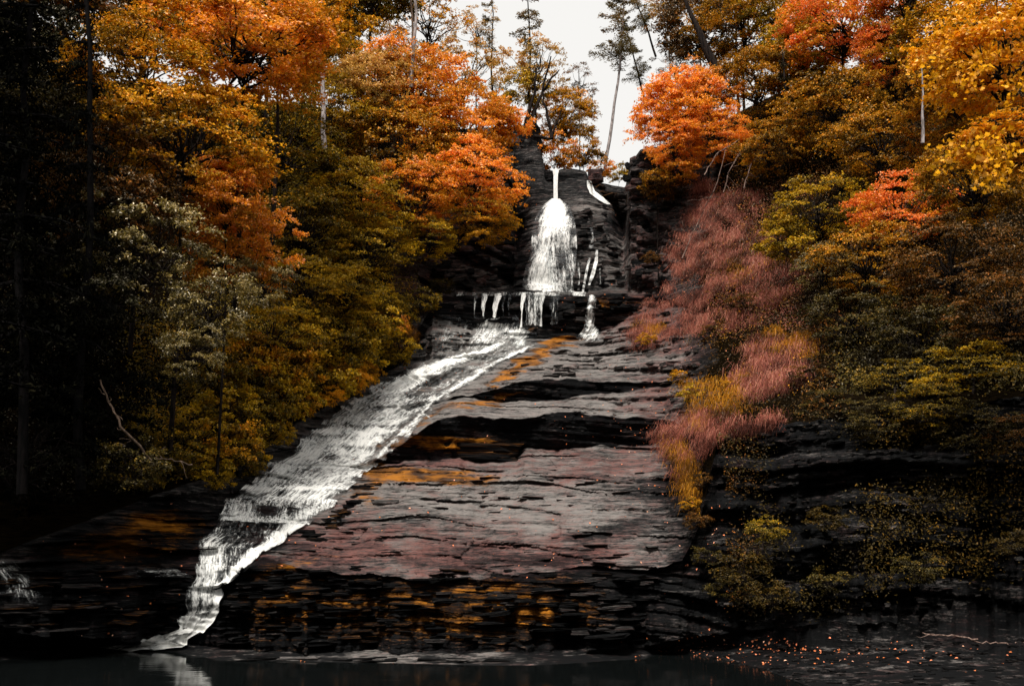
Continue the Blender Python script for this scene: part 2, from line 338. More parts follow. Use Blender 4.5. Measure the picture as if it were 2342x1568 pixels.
# layered displacement
X, Yd, Zd = G[..., 0], G[..., 1], G[..., 2]
wob = fbm(X * .16, Yd * .12, Zd * .1, 3, 3)
arch = .004 * (X + 2.5) ** 2 * np.where(bandG < 9, 1, .3)
s = Zd + (.55 + .9 * sstep(XG, 1550, 1750)) * wob + .03 * X + arch * .55
def strata(s, h, blk, seed):
    k = np.floor(s / h); f = s / h - k
    kx = np.floor((X + vnoise(k * 1.7, 0, 0, seed) * 9 + .35 * vnoise(X * 1.2, Zd * 2, 0, seed + 2)) / blk)
    a = hash1(k, seed) * .55 + hash1(k * 131 + kx, seed + 1) * .45
    lip = np.where(f > .25, .35, -.65) * sstep(vnoise(X * .45 + k * 3.7, k * .9, 0, seed + 5), -.35, .35)
    return a, lip
a1, l1 = strata(s, .23, 1.9, 11); a2, l2 = strata(s + .13, .62, 3.6, 21); a3, l3 = strata(s, .10, .9, 31)
out = .12 * (a1 + .5 * l1) + .20 * (a2 + .35 * l2) + .055 * (a3 + .5 * l3)
out = out + ((bandG >= 4) & (bandG <= 8)) * .55 * fbm(X * .22, Yd * .3, Zd * .9, 3, 15)
out = out + .30 * fbm(X * .5, Yd * .5, Zd * .8, 3, 5) + .085 * fbm(X * 2.4, Yd * 2.4, Zd * 6, 3, 8)
uf = (bandG >= 11) & (bandG <= 12) & (XG > 1175) & (XG < 1440)
amp = rocky * np.where(bandG <= 2, .25, 1.0)
amp = np.where(bandG == 3, amp * 1.35, amp); amp = np.where((bandG == 4) | (bandG == 6) | (bandG == 8), amp * 1.45, amp)
a4, l4 = strata(s * 1.0 + .4 * fbm(X * .25, Zd, 0, 2, 99), .85, 9.0, 51)
out = out + ((bandG == 4) | (bandG == 6) | (bandG == 8)) * .30 * (a4 + .9 * l4)
big = fbm(X * .33, Yd * .2, Zd * .45, 4, 77)
hill = (1 - rocky) * (bandG >= 3) * np.where(bandG >= 13, 0, 1)
out = out * amp + hill * (.7 * big + .18 * fbm(X * 1.3, Yd * 1.3, Zd * 1.3, 3, 14))
cl = ((bandG >= 11) & (bandG <= 12)) & ((XG < 1175) | (XG >= 1440)) & (rocky > 0)
# tilted, blocky side walls by the upper fall
sb = Zd + .55 * (X + 1) + .8 * big
ka = np.floor(sb / .42); out = out + cl * (.42 * hash1(ka, 91) + .9 * big + .25 * fbm(X * 1.8, Yd, Zd * 2.4, 3, 17))
# the rounded boss the upper fall runs over
bx = (PXG - 1300) / 135.0
boss = uf * (bandG == 11) * (1 - np.clip(np.abs(bx), 0, 1) ** 3)
out = out + boss * (1.0 * np.sin(np.clip(rt[:, None], 0, 1) * math.pi) + .5 * big)
out = out + ((bandG == 3) & (XG > 1600)) * .35 * fbm(X * 1.1, Yd, Zd * 1.6, 4, 171)
rcl = (bandG == 3) & (XG > 1560)
out = out + rcl * (.5 * big + .22 * a2 * 2 + .25 * a1)
G2 = G.copy()
vdir = G - np.array([0, 0, CAMH]); vdir[..., 2] *= .4; vdir /= np.linalg.norm(vdir, axis=-1, keepdims=True)
G2 -= vdir * out[..., None]
G2[..., 2] -= .12 * out * rocky
PXG, PYG = to_px(G2)
# --- surface tone (wetness, with shade painted into faces and overhangs), moss, purple tint
WPX = PXG + 45 * fbm(X * .7, Yd * .5, Zd * 2.2, 4, 131); WPY = PYG + 26 * fbm(X * .5, Yd * .5, Zd * 2.6, 4, 137)
def blob(x, y, rx, ry, rot=0):
    c, s_ = math.cos(math.radians(rot)), math.sin(math.radians(rot)); dx, dy = WPX - x, WPY - y
    u, v = (dx * c + dy * s_) / rx, (-dx * s_ + dy * c) / ry
    return np.exp(-(u * u + v * v))
tone = np.full((NR, NC), .42); moss = np.zeros((NR, NC)); pur = np.full((NR, NC), .30)
inb = lambda b0, b1: (bandG >= b0) & (bandG <= b1)
cen = (XG > 560) & (XG < 1600)
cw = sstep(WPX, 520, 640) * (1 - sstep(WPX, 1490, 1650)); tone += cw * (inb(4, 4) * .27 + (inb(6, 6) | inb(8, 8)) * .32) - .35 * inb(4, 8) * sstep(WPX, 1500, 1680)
tone[inb(5, 5)] = .0; tone[inb(7, 7)] = .0; tone[inb(9, 9)] = .10; tone[inb(3, 3)] = .12; tone[inb(1, 2)] = .10  # steep faces and undercuts: wet rock with their shade painted into the tone
tone[inb(3, 4) & (XG > 1600)] = .12
tone[inb(11, 11)] = .42; tone[inb(12, 12)] = .25; tone[cl] = .40
tone[inb(10, 10)] = .35; tone += inb(1, 2) * .36 * sstep(XG, 380, 460) * (1 - sstep(XG, 1000, 1300))
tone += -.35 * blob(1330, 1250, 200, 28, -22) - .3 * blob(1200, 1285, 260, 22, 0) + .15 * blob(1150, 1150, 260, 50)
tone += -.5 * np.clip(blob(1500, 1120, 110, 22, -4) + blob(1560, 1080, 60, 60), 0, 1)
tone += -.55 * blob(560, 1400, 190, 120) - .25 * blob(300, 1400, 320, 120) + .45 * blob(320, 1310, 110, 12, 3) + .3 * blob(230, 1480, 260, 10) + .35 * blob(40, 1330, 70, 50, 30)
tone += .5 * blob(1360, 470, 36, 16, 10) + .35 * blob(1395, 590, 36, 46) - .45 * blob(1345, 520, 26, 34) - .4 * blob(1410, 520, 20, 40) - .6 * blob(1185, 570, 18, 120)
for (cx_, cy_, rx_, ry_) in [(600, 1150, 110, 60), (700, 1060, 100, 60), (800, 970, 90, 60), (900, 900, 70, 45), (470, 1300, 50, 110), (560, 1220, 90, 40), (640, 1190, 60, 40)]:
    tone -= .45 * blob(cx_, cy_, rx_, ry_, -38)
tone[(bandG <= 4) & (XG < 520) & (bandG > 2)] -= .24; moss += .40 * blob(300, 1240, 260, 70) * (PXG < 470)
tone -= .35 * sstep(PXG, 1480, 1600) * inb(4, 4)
pur += .50 * blob(1050, 1270, 420, 60) + .32 * blob(1400, 1060, 240, 50) + .4 * blob(1500, 930, 80, 60) + .35 * blob(1080, 560, 120, 90) + .35 * blob(1490, 540, 70, 200) + .4 * blob(1000, 1040, 150, 40)
pur += .5 * blob(930, 660, 70, 90) + .06 * inb(4, 4) + .25 * blob(760, 1240, 150, 60) + .3 * blob(1560, 800, 90, 120)
moss += 1.0 * np.clip(blob(1225, 815, 85, 13, -32) + blob(1150, 862, 60, 9, -28) + blob(1100, 920, 95, 14, -10) + blob(1020, 1090, 170, 14, 4) + blob(880, 1085, 70, 18) + .7 * blob(840, 1130, 40, 40, -50) + .6 * blob(980, 955, 90, 10, -38) + blob(1030, 1015, 160, 12) + blob(1290, 780, 60, 9, -10), 0, 1)
moss += .7 * blob(1410, 700, 90, 22, 4) + .5 * blob(1470, 745, 60, 25, -20); pur += .4 * blob(1450, 730, 110, 50)
moss += .55 * blob(700, 1280, 110, 16, -14) + .85 * blob(385, 1195, 90, 22, 4) + .45 * blob(250, 1250, 140, 40) + .6 * blob(1360, 700, 20, 8) + .75 * blob(1400, 440, 50, 12, 18) + .45 * blob(1400, 470, 40, 10, 10)
moss += .62 * np.exp(-((PYG - 1390) / 110) ** 2) * sstep(PXG, 500, 600) * (1 - sstep(PXG, 1150, 1500)) * inb(3, 3)
moss += .35 * blob(1300, 1400, 200, 60) * inb(3, 3) + .5 * blob(1080, 575, 50, 14, 10) + .4 * blob(940, 900, 110, 10, -38) + .4 * blob(900, 1000, 100, 12, -40)
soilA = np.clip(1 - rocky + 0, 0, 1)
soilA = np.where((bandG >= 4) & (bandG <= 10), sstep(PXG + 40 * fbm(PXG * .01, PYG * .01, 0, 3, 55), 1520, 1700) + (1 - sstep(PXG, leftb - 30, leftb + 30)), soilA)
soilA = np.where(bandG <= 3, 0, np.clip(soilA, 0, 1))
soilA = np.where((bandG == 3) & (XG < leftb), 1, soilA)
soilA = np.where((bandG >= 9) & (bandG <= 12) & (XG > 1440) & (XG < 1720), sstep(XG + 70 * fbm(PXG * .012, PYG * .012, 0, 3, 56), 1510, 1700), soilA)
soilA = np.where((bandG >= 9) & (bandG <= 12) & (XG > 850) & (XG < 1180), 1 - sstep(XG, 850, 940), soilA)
tone = np.clip(tone, 0, 1); moss = np.clip(moss, 0, 1.1); pur = np.clip(pur, 0, 1)

idx = np.arange(NR * NC).reshape(NR, NC)
def piece(name, rmask, mat, kind='structure'):
    q = rmask[:-1, :-1]; r, c = np.nonzero(q)
    F4 = np.stack([idx[r, c], idx[r, c + 1], idx[r + 1, c + 1], idx[r + 1, c]], -1)
    used, inv = np.unique(F4.ravel(), return_inverse=True)
    me = mesh_np(name, G2.reshape(-1, 3)[used], inv.reshape(-1, 4), mat, True, {'tone': tone.ravel()[used], 'moss': moss.ravel()[used], 'purple': pur.ravel()[used], 'soil': soilA.ravel()[used]})
    return tag(obj(name, me), kind=kind)
XX = XG; isrock = rocky > .5
left = (XX < 700); done = np.zeros((NR, NC), bool)
def cut(name, mask, mat, **k):
    global done
    m_ = mask & ~done; done |= m_; return piece(name, m_, mat, **k)
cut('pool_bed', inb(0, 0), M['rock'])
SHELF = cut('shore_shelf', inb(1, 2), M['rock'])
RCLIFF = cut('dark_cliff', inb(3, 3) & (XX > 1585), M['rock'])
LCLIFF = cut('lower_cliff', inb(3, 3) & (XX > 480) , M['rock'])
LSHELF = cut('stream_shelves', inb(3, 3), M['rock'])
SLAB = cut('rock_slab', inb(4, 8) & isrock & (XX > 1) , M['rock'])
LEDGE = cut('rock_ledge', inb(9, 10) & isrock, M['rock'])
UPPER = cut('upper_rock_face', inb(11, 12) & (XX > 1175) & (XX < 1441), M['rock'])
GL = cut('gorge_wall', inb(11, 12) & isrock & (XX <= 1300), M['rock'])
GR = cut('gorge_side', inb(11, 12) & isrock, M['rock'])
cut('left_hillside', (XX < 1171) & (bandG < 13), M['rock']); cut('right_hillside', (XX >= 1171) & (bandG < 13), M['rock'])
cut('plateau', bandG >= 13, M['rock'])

vv = G2.reshape(-1, 3); fr_, fc_ = np.nonzero(np.ones((NR - 1, NC - 1), bool))
FA = np.stack([idx[fr_, fc_], idx[fr_, fc_ + 1], idx[fr_ + 1, fc_ + 1], idx[fr_ + 1, fc_]], -1)
BVH = BVHTree.FromPolygons(vv.tolist(), FA.tolist())
ORG = Vector((0, 0, CAMH))
def hit(x, y):
    h = BVH.ray_cast(ORG, raydir(x, y)); return h[0], h[1]
def hitD(x, y, default=60.0):
    h = BVH.ray_cast(ORG, raydir(x, y)); return h[0].y if h[0] is not None else default
def ground(x, y, z0=120.0):
    h = BVH.ray_cast(Vector((x, y, z0)), Vector((0, 0, -1))); return h[0].z if h[0] is not None else 0.0

# forest floor behind and beside the viewer, joined to the hillsides
gx = np.linspace(-60, 60, 41); gy = np.linspace(-80, 24, 36); gX, gY = np.meshgrid(gx, gy)
side = np.clip((np.abs(gX) - (9 + .35 * np.clip(gY, 0, 30))) / 22, 0, 1)
gZ = -1.6 + side ** 1.1 * 22 + 2.6 * (1 - sstep(gY, -6, 4)) + .5 * fbm(gX * .1, gY * .1, 0, 3, 9)
gZ += np.clip(-gY - 30, 0, 60) * .35
gi = np.arange(gX.size).reshape(gX.shape)
gf = np.stack([gi[:-1, :-1], gi[:-1, 1:], gi[1:, 1:], gi[1:, :-1]], -1).reshape(-1, 4)
gv = np.stack([gX, gY, gZ], -1).reshape(-1, 3)
tag(obj('ground', mesh_np('ground', gv, gf, M['rock'], True, {'tone': np.full(len(gv), .4), 'moss': np.zeros(len(gv)), 'purple': np.full(len(gv), .3), 'soil': np.ones(len(gv))})), kind='structure')

# pool: fine near sheet of water from bank to bank
wx = np.linspace(-40, 34, 120); wy = np.linspace(-3, 37, 90); wX, wY = np.meshgrid(wx, wy)
wZ = .012 * fbm(wX * .9, wY * 2.2, 0, 3, 4)
wi = np.arange(wX.size).reshape(wX.shape); wf = np.stack([wi[:-1, :-1], wi[:-1, 1:], wi[1:, 1:], wi[1:, :-1]], -1).reshape(-1, 4)
tag(obj('pool_water', mesh_np('pool_water', np.stack([wX, wY, wZ], -1).reshape(-1, 3), wf, M['pool'], True)), kind='structure')

# ------------------------------------------------------------------ falling water
def resample(pts, n):
    p = np.array(pts, float); d = np.r_[0, np.cumsum(np.hypot(*np.diff(p, axis=0).T))]; t = np.linspace(0, d[-1], n)
    return np.stack([np.interp(t, d, p[:, 0]), np.interp(t, d, p[:, 1])], -1)
def stations(pts, n):
    p = np.array(pts, float); t = np.linspace(0, len(p) - 1, n); k = np.arange(len(p))
    return np.stack([np.interp(t, k, p[:, 0]), np.interp(t, k, p[:, 1])], -1)
def blur(a, n=2):
    for _ in range(n):
        p = np.pad(a, 1, mode='edge'); a = (p[:-2, 1:-1] + p[2:, 1:-1] + p[1:-1, :-2] + p[1:-1, 2:] + 2 * p[1:-1, 1:-1]) / 6
    return a
def flow(name, Lp, Rp, nv, nu, foamf, off=.10, rag=.0, smooth=3, relief=.06, D=None, step=0):
    L_ = stations(Lp, nv); R_ = stations(Rp, nv); u = np.linspace(0, 1, nu)[None, :, None]
    pxy = L_[:, None, :] * (1 - u) + R_[:, None, :] * u
    x, y = pxy[..., 0].copy(), pxy[..., 1]
    wd = np.hypot(*(R_ - L_).T)[:, None]
    x = x + rag * vnoise(y * .05, u[..., 0] * 2, 0, 5) * np.abs(u[..., 0] - .5) * 2
    if D is None: Dm = np.array([[hitD(a, b) for a, b in zip(rx, ry)] for rx, ry in zip(x, y)])
    else: Dm = np.broadcast_to(np.asarray(D)[:, None], x.shape) if np.ndim(D) else np.full(x.shape, D)
    Dm = blur(Dm, smooth) - off
    P = at(x, y, Dm)
    U = np.broadcast_to(np.linspace(0, 1, nu)[None, :], x.shape) * (wd * Dm.mean() / F)
    seg = np.r_[0, np.cumsum(np.linalg.norm(np.diff(P[:, nu // 2], axis=0), axis=1))][:, None]
    Vv = np.broadcast_to(seg, x.shape)
    P[..., 1] -= relief * (fbm(U * 3, Vv * 1.0, 0, 3, 12) + .7)
    if step:
        ph = Vv / 1.15 + .35 * vnoise(U * .6, Vv * .4, 0, 77) + .12 * U; fr0 = ph - np.floor(ph); ampst = step * (.4 + .6 * np.abs(vnoise(U * .5, np.floor(ph) * 3.3, 0, 78)))
        P[..., 1] -= ampst * (1 - fr0) ** 2 * .9; P[..., 2] += ampst * .6 * (1 - fr0)
    P[..., 2] += .5 * relief * fbm(U * 5, Vv * 2, 0, 2, 13)
    fo = foamf(np.broadcast_to(np.linspace(0, 1, nu)[None, :], x.shape), np.broadcast_to(np.linspace(0, 1, nv)[:, None], x.shape), x, y)
    ii = np.arange(x.size).reshape(x.shape); f4 = np.stack([ii[:-1, :-1], ii[:-1, 1:], ii[1:, 1:], ii[1:, :-1]], -1).reshape(-1, 4)
    me = mesh_np(name, P.reshape(-1, 3), f4, M['water'], True, {'foam': fo.ravel()}, uv=np.stack([U, Vv], -1).reshape(-1, 2))
    return tag(obj(name, me), kind='structure')
def g2(x, y, cx, cy, rx, ry, rot=0):
    c, s_ = math.cos(math.radians(rot)), math.sin(math.radians(rot)); dx, dy = x - cx, y - cy
    return np.exp(-(((dx * c + dy * s_) / rx) ** 2 + ((-dx * s_ + dy * c) / ry) ** 2))
def edge(u, e=.08): return sstep(u, 0, e) * sstep(1 - u, 0, e)
def f_main(u, v, x, y):
    top = 1 - sstep(v, .28, .42)
    stream = np.exp(-((u - .18) / .15) ** 2) * .50 + np.exp(-((u - .86) / .07) ** 2) * .38 - .0
    midl = .36 + .12 * vnoise(u * 9, v * 4, 0, 31)
    stp = 0
    yy = y + 7 * vnoise(x * .03, y * .02, 0, 8)
    for k_, y0 in enumerate([965, 988, 1012, 1040, 1068, 1092, 1118, 1142]):
        dlt = yy - y0; stp = stp + .07 * np.exp(-(dlt / 5) ** 2) - .10 * np.exp(-((dlt - 9) / 5) ** 2) * (.35 + 1.1 * vnoise(x * .035, k_ * 5.1, 0, 9))
    f = (1 - top) * stp + top * (midl + stream) + (1 - top) * (.67 + .10 * vnoise(u * 5, v * 9, 0, 41) - .30 * sstep(u, .78, .84) * (1 - sstep(u, .86, .9)) * (1 - sstep(v, .5, .75)))
    for (cx_, cy_, rx_, ry_, a_) in [(700, 1075, 30, 12, -.25), (650, 1120, 32, 14, -.28), (610, 1168, 24, 16, -.6), (665, 1165, 22, 14, -.35), (560, 1140, 30, 10, -.1), (740, 1040, 20, 10, -.2), (600, 1090, 30, 10, -.15)]:
        f = f + a_ * g2(x, y, cx_, cy_, rx_, ry_)
    f = f + .12 * np.exp(-((y - 985 - .0 * x) / 5) ** 2) + .15 * np.exp(-((y - 1068) / 5) ** 2) * (u > .3) + .15 * np.exp(-((y - 1118) / 4) ** 2)
    return f - .35 * (1 - edge(u, .13)) * (.9 + vnoise(v * 60, u * 3, 0, 4)) - .35 * (1 - sstep(v, 0, .05))
flow('waterfall', [(1140,776),(1080,800),(1000,816),(925,852),(850,890),(780,930),(722,985),(640,1050),(565,1108),(518,1148),(512,1188)],
     [(1235,788),(1150,832),(1080,877),(1010,927),(962,967),(920,1007),(870,1060),(824,1088),(790,1130),(752,1160),(692,1203)], 230, 80, f_main, off=.13, rag=12, step=.20)
def f_low(u, v, x, y):
    f = .30 + 0 * u
    f = f + .55 * sstep(u, .72, .86) + .42 * g2(x, y, 485, 1270, 34, 60) + .35 * g2(x, y, 460, 1360, 40, 50) + .5 * sstep(v, .60, .75) * (1 - .55 * sstep(v, .86, 1.0))
    f = f + .35 * np.exp(-((y - 1190) / 4) ** 2) * (x < 640)
    return f - .3 * (1 - edge(u, .05))
flow('waterfall', [(510,1184),(484,1222),(456,1238),(450,1290),(440,1340),(432,1395),(402,1442),(330,1466),(228,1480)],
     [(694,1200),(645,1242),(604,1268),(550,1308),(507,1350),(498,1400),(474,1442),(410,1482),(290,1489)], 170, 44, f_low, off=.16, rag=10, step=.22, smooth=5, relief=.10)
# splash field below the ledge
def f_spl(u, v, x, y):
    f = .30 + .45 * g2(x, y, 1128, 740, 26, 22) + .35 * g2(x, y, 1105, 775, 30, 22, -30) + .45 * g2(x, y, 1180, 762, 30, 14) + .3 * g2(x, y, 1190, 785, 20, 10) + .2 * g2(x, y, 1020, 770, 10, 20)
    return f - .35 * (1 - edge(u, .12)) - .3 * (1 - edge(v, .1))
flow('splash_water', [(1000,722),(985,760),(960,800),(920,850)], [(1240,722),(1230,760),(1220,790),(1130,840)], 70, 90, f_spl, off=.10, relief=.10)
# upper fall: solid jet, then veils over the rock boss
one = lambda v_: (lambda u, v, x, y: v_ - .5 * (1 - edge(u, .1)) + 0 * u)
flow('water_jet', [(1263,387),(1266,400),(1266,430),(1266,462)], [(1279,387),(1276,400),(1275,430),(1276,462)], 50, 9, lambda u, v, x, y: .98 + 0 * u, D=62.2, relief=.05)
def f_v1(u, v, x, y):
    f = .70 - .08 * v + .30 * g2(x, y, 1270, 478, 26, 30) - .50 * g2(x, y, 1282, 592, 14, 24) - .12 * g2(x, y, 1300, 640, 26, 30)
    return f - .40 * (1 - edge(u, .28)) * (.8 + .8 * vnoise(v * 14, u * 3, 0, 6))
flow('water_veil', [(1262,454),(1238,472),(1224,500),(1217,530),(1215,560),(1218,590),(1224,630),(1228,668)],
     [(1280,454),(1302,472),(1313,500),(1318,530),(1320,560),(1318,590),(1314,630),(1306,668)], 120, 60, f_v1, off=.45, smooth=60, relief=.04)
def f_v2(u, v, x, y): return .66 + .12 * v - .42 * (1 - edge(u, .35)) - .2 * (1 - sstep(v, 0, .25))
flow('water_veil', [(1226,560),(1212,585),(1202,612),(1197,640),(1194,668)], [(1258,560),(1262,585),(1262,612),(1266,640),(1285,668)], 80, 44, f_v2, off=.7, smooth=60, relief=.04)
for (q0, q1, q2, w_, f_) in [((1322,600),(1326,630),(1324,664),4,.55),((1310,620),(1308,645),(1310,668),5,.6),((1352,520),(1356,545),(1350,570),4,.45),((1376,590),(1372,620),(1374,650),3,.45),((1236,600),(1230,630),(1226,660),6,.6)]:
    flow('water_stream', [(q0[0] - w_ / 2, q0[1]), (q1[0] - w_ / 2, q1[1]), (q2[0] - w_, q2[1])], [(q0[0] + w_ / 2, q0[1]), (q1[0] + w_ / 2, q1[1]), (q2[0] + w_, q2[1])], 36, 6, one(f_), off=.25, rag=3)
flow('water_jet', [(1342,413),(1343,428),(1349,442),(1362,452),(1382,466)], [(1352,413),(1356,428),(1360,438),(1378,450),(1396,468)], 40, 7, lambda u, v, x, y: .80 + 0 * u, off=.2, smooth=2)
flow('water_stream', [(1362,572),(1358,600),(1350,630),(1344,652)], [(1368,572),(1368,600),(1360,630),(1350,652)], 40, 7, one(.78), off=.25)
flow('water_stream', [(1345,590),(1338,620),(1334,645),(1330,668)], [(1352,590),(1345,620),(1340,645),(1336,668)], 40, 7, one(.66), off=.25)
flow('water_stream', [(-60,1262),(-30,1290),(0,1330),(10,1372)], [(60,1285),(70,1310),(85,1340),(100,1382)], 50, 40, lambda u, v, x, y: .44 - .3 * (1 - edge(u, .2)) - .2 * (1 - edge(v, .2)), off=.12, rag=10)
flow('water_stream', [(395,1296),(330,1300),(280,1306)], [(440,1318),(350,1322),(285,1320)], 40, 12, lambda u, v, x, y: .42 - .3 * (1 - edge(u, .2)) - .3 * sstep(v, .6, 1), off=.12, rag=6)
# curtains and strands over the ledge lip
for (x0, x1, xb0, xb1, yt, yb, fo) in [(1086,1089,1083,1086,672,724,.62),(1103,1112,1101,1109,672,724,.80),(1132,1144,1124,1136,672,726,.88),(1150,1153,1149,1152,674,722,.42),(1163,1166,1162,1165,674,722,.38),(1193,1200,1188,1194,670,748,.92),(1203,1241,1200,1240,670,744,.56),(1236,1243,1233,1240,672,746,.80),(1222,1228,1220,1226,672,744,.75),(1258,1278,1257,1277,674,742,.40)]:
    flow('water_strand', [(x0, yt), (x0, yt + 6), (xb0, yb)], [(x1, yt), (x1, yt + 6), (xb1, yb)], 40, max(5, int((x1 - x0) / 1.5)), (lambda q: (lambda u, v, x, y: q - .10 - .15 * (1 - edge(u, .25)) + .22 * vnoise(v * 6, x * .4, 0, 2)))(fo), D=56.6, relief=.12, rag=4)
flow('water_strand', [(1344,676),(1341,700),(1338,730),(1335,752),(1312,780)], [(1364,676),(1362,700),(1360,730),(1364,750),(1390,780)], 60, 24, lambda u, v, x, y: .66 - .30 * (1 - edge(u, .3)) * (1 + vnoise(v * 20, u * 4, 0, 3)) - .25 * sstep(v, .85, 1), off=.35, relief=.15)
# wet film on the ledge lip
flow('water_film', [(1015,668),(1012,676)], [(1340,668),(1338,677)], 6, 120, lambda u, v, x, y: .30 + .35 * g2(x, y, 1230, 672, 90, 20) + .3 * vnoise(x * .06, 0, 0, 4), off=.12, rag=0)

# ------------------------------------------------------------------ loose plates and blocks of the bedded rock
def stone_mesh(seed, n=2, flat=1.0, tone_=.4, moss_=0., pur_=.4, rough=.22):
    rg = np.random.default_rng(seed); import bmesh
    bm = bmesh.new(); bmesh.ops.create_cube(bm, size=1.0)
    if n: bmesh.ops.subdivide_edges(bm, edges=bm.edges[:], cuts=n, use_grid_fill=True)
    V0 = np.array([v.co for v in bm.verts]); r = np.linalg.norm(V0, axis=1, keepdims=True)
    V = V0 * (.72 + .28 * (.62 / np.maximum(r, .3)))
    V = V * (1 + rough * vnoise(V0[:, 0] * 2.1 + seed, V0[:, 1] * 2.1, V0[:, 2] * 2.1, seed)[:, None]) + rg.normal(size=V.shape) * .025
    for v, c in zip(bm.verts, V): v.co = c
    bmesh.ops.triangulate(bm, faces=bm.faces[:]); me = bpy.data.meshes.new('rock_plate'); bm.to_mesh(me); bm.free()
    for nm, val in (('tone', tone_), ('moss', moss_), ('purple', pur_), ('soil', 0)):
        a_ = me.attributes.new(nm, 'FLOAT', 'POINT'); a_.data.foreach_set('value', np.full(len(me.vertices), val, np.float32))
    me.materials.append(M['rock']); return me
PL = {k: [stone_mesh(300 + i + 10 * j, 1, tone_=t_, moss_=m_, pur_=p_) for i in range(5)] for j, (k, t_, m_, p_) in enumerate([('grey', .66, 0, .3), ('purple', .6, 0, .75), ('moss', .15, .52, .2), ('black', .08, .0, .2), ('mid', .38, .15, .4)])}
def plates(parent, poly, n, kinds, sx, sz, seed, name='rock_plate'):
    rg = np.random.default_rng(seed); k = 0; poly = np.array(poly, float); lo, hi = poly.min(0), poly.max(0); px, py = poly[:, 0], poly[:, 1]; qx, qy = np.roll(px, -1), np.roll(py, -1)
    for _ in range(n * 8):
        if k >= n: break
        x, y = rg.uniform(lo, hi)
        if not np.sum(((py > y) != (qy > y)) & (x < (qx - px) * (y - py) / (qy - py + 1e-9) + px)) % 2: continue
        h, nn = hit(x, y)
        if h is None: continue
        o = obj(name, random.choice(PL[kinds[rg.integers(len(kinds))]]), parent); w = rg.uniform(*sx); t = rg.uniform(*sz)
        o.location = (h.x, h.y + .10 * w, h.z - t * .1); o.scale = (w, w * rg.uniform(.5, .9), t); o.rotation_euler = (rg.normal() * .05, rg.normal() * .04 - .02, rg.normal() * .35); k += 1
plates(SLAB, [(620, 1270), (840, 1120), (1500, 1040), (1540, 1280), (1100, 1300)], 75, ['grey', 'purple', 'purple', 'mid'], (.15, .9), (.015, .045), 1)
plates(SLAB, [(1100, 860), (1250, 800), (1480, 790), (1500, 860)], 40, ['grey', 'mid'], (.25, .8), (.04, .10), 2)
plates(SLAB, [(1360, 770), (1480, 690), (1540, 690), (1560, 800), (1400, 800)], 40, ['purple', 'mid', 'black'], (.3, .9), (.08, .2), 23)
plates(SLAB, [(960, 770), (1000, 730), (1090, 750), (1060, 790), (960, 820)], 40, ['mid', 'black', 'grey'], (.2, .6), (.05, .14), 24)
plates(SLAB, [(1480, 800), (1600, 800), (1640, 900), (1540, 960)], 40, ['purple', 'mid', 'grey'], (.3, .8), (.08, .22), 3)
plates(LCLIFF, [(520, 1360), (620, 1290), (1500, 1310), (1500, 1460), (520, 1470)], 210, ['moss', 'black', 'black', 'mid', 'black', 'black'], (.35, 1.3), (.05, .14), 4)
plates(RCLIFF, [(1640, 1050), (1720, 980), (2342, 950), (2342, 1380), (1640, 1420)], 260, ['black', 'mid', 'grey', 'black', 'black', 'black'], (.12, .6), (.04, .12), 5)
plates(LSHELF, [(0, 1300), (420, 1310), (420, 1450), (0, 1440)], 60, ['black', 'mid', 'moss'], (.4, 1.3), (.05, .12), 6)
plates(SHELF, [(420, 1498), (1200, 1505), (1180, 1515), (420, 1506)], 30, ['grey', 'black'], (.3, 1.2), (.04, .08), 7)
plates(SHELF, [(1540, 1485), (2342, 1460), (2342, 1600), (1850, 1560)], 200, ['mid', 'black', 'mid', 'black'], (.10, .4), (.03, .09), 8)
plates(LEDGE, [(1030, 690), (1480, 690), (1430, 740), (1060, 735)], 50, ['black', 'black', 'mid'], (.5, 1.5), (.10, .3), 9)
plates(GL, [(970, 520), (1165, 520), (1165, 655), (970, 655)], 60, ['purple', 'mid', 'black'], (.3, 1.1), (.12, .4), 10)
plates(GR, [(1440, 360), (1530, 360), (1530, 650), (1440, 660)], 60, ['mid', 'black', 'purple'], (.3, 1.0), (.15, .45), 11)
plates(UPPER, [(1320, 470), (1430, 500), (1430, 655), (1320, 655)], 40, ['black', 'grey', 'mid'], (.3, .9), (.12, .35), 12)
plates(UPPER, [(1345, 425), (1435, 440), (1435, 500), (1400, 470)], 20, ['moss', 'mid'], (.6, 1.6), (.10, .25), 13)
# step edge of broken plates beside the slide
plates(SLAB, [(700, 1215), (800, 1150), (830, 1100), (860, 1080), (850, 1120), (720, 1240)], 34, ['black', 'moss', 'black'], (.35, .8), (.10, .2), 14)
def boulder(x, y, dD, w, d, h, k, label, name='boulder', rot=0, tone_=.1, moss_=0, pur_=.3, cat='boulder', grp=None):
    p = hit(x, y)[0] or Vector(at(x, y, 64.0)); o = obj(name, stone_mesh(500 + k, 5, tone_=tone_, moss_=moss_, pur_=pur_, rough=.3)); o.location = (p.x, p.y + dD, p.z); o.scale = (w, d, h); o.rotation_euler = (0, rot, .2 * (k % 3))
    return tag(o, label, cat, grp)
boulder(1250, 758, .3, 1.1, 1.0, .75, 1, 'round black boulder sitting under the water curtains at the foot of the ledge')
boulder(1222, 752, .3, .9, .9, .5, 2, 'brown mossy stone touching the round black boulder on its left', moss_=.5, tone_=.3)
boulder(1032, 1034, .5, 5.4, 1.2, .80, 3, 'long low block with an orange mossy top under the big overhang', 'rock_block', moss_=.45, tone_=.02, cat='rock')
boulder(1212, 312, .5, 1.6, 1.6, 1.9, 4, 'black boulder overhanging left of the jet, dark stems growing from it', tone_=.03)
boulder(1290, 415, .8, 2.3, 1.6, 1.4, 5, 'smooth black boulder wedged in the lip right of the jet', tone_=.03)
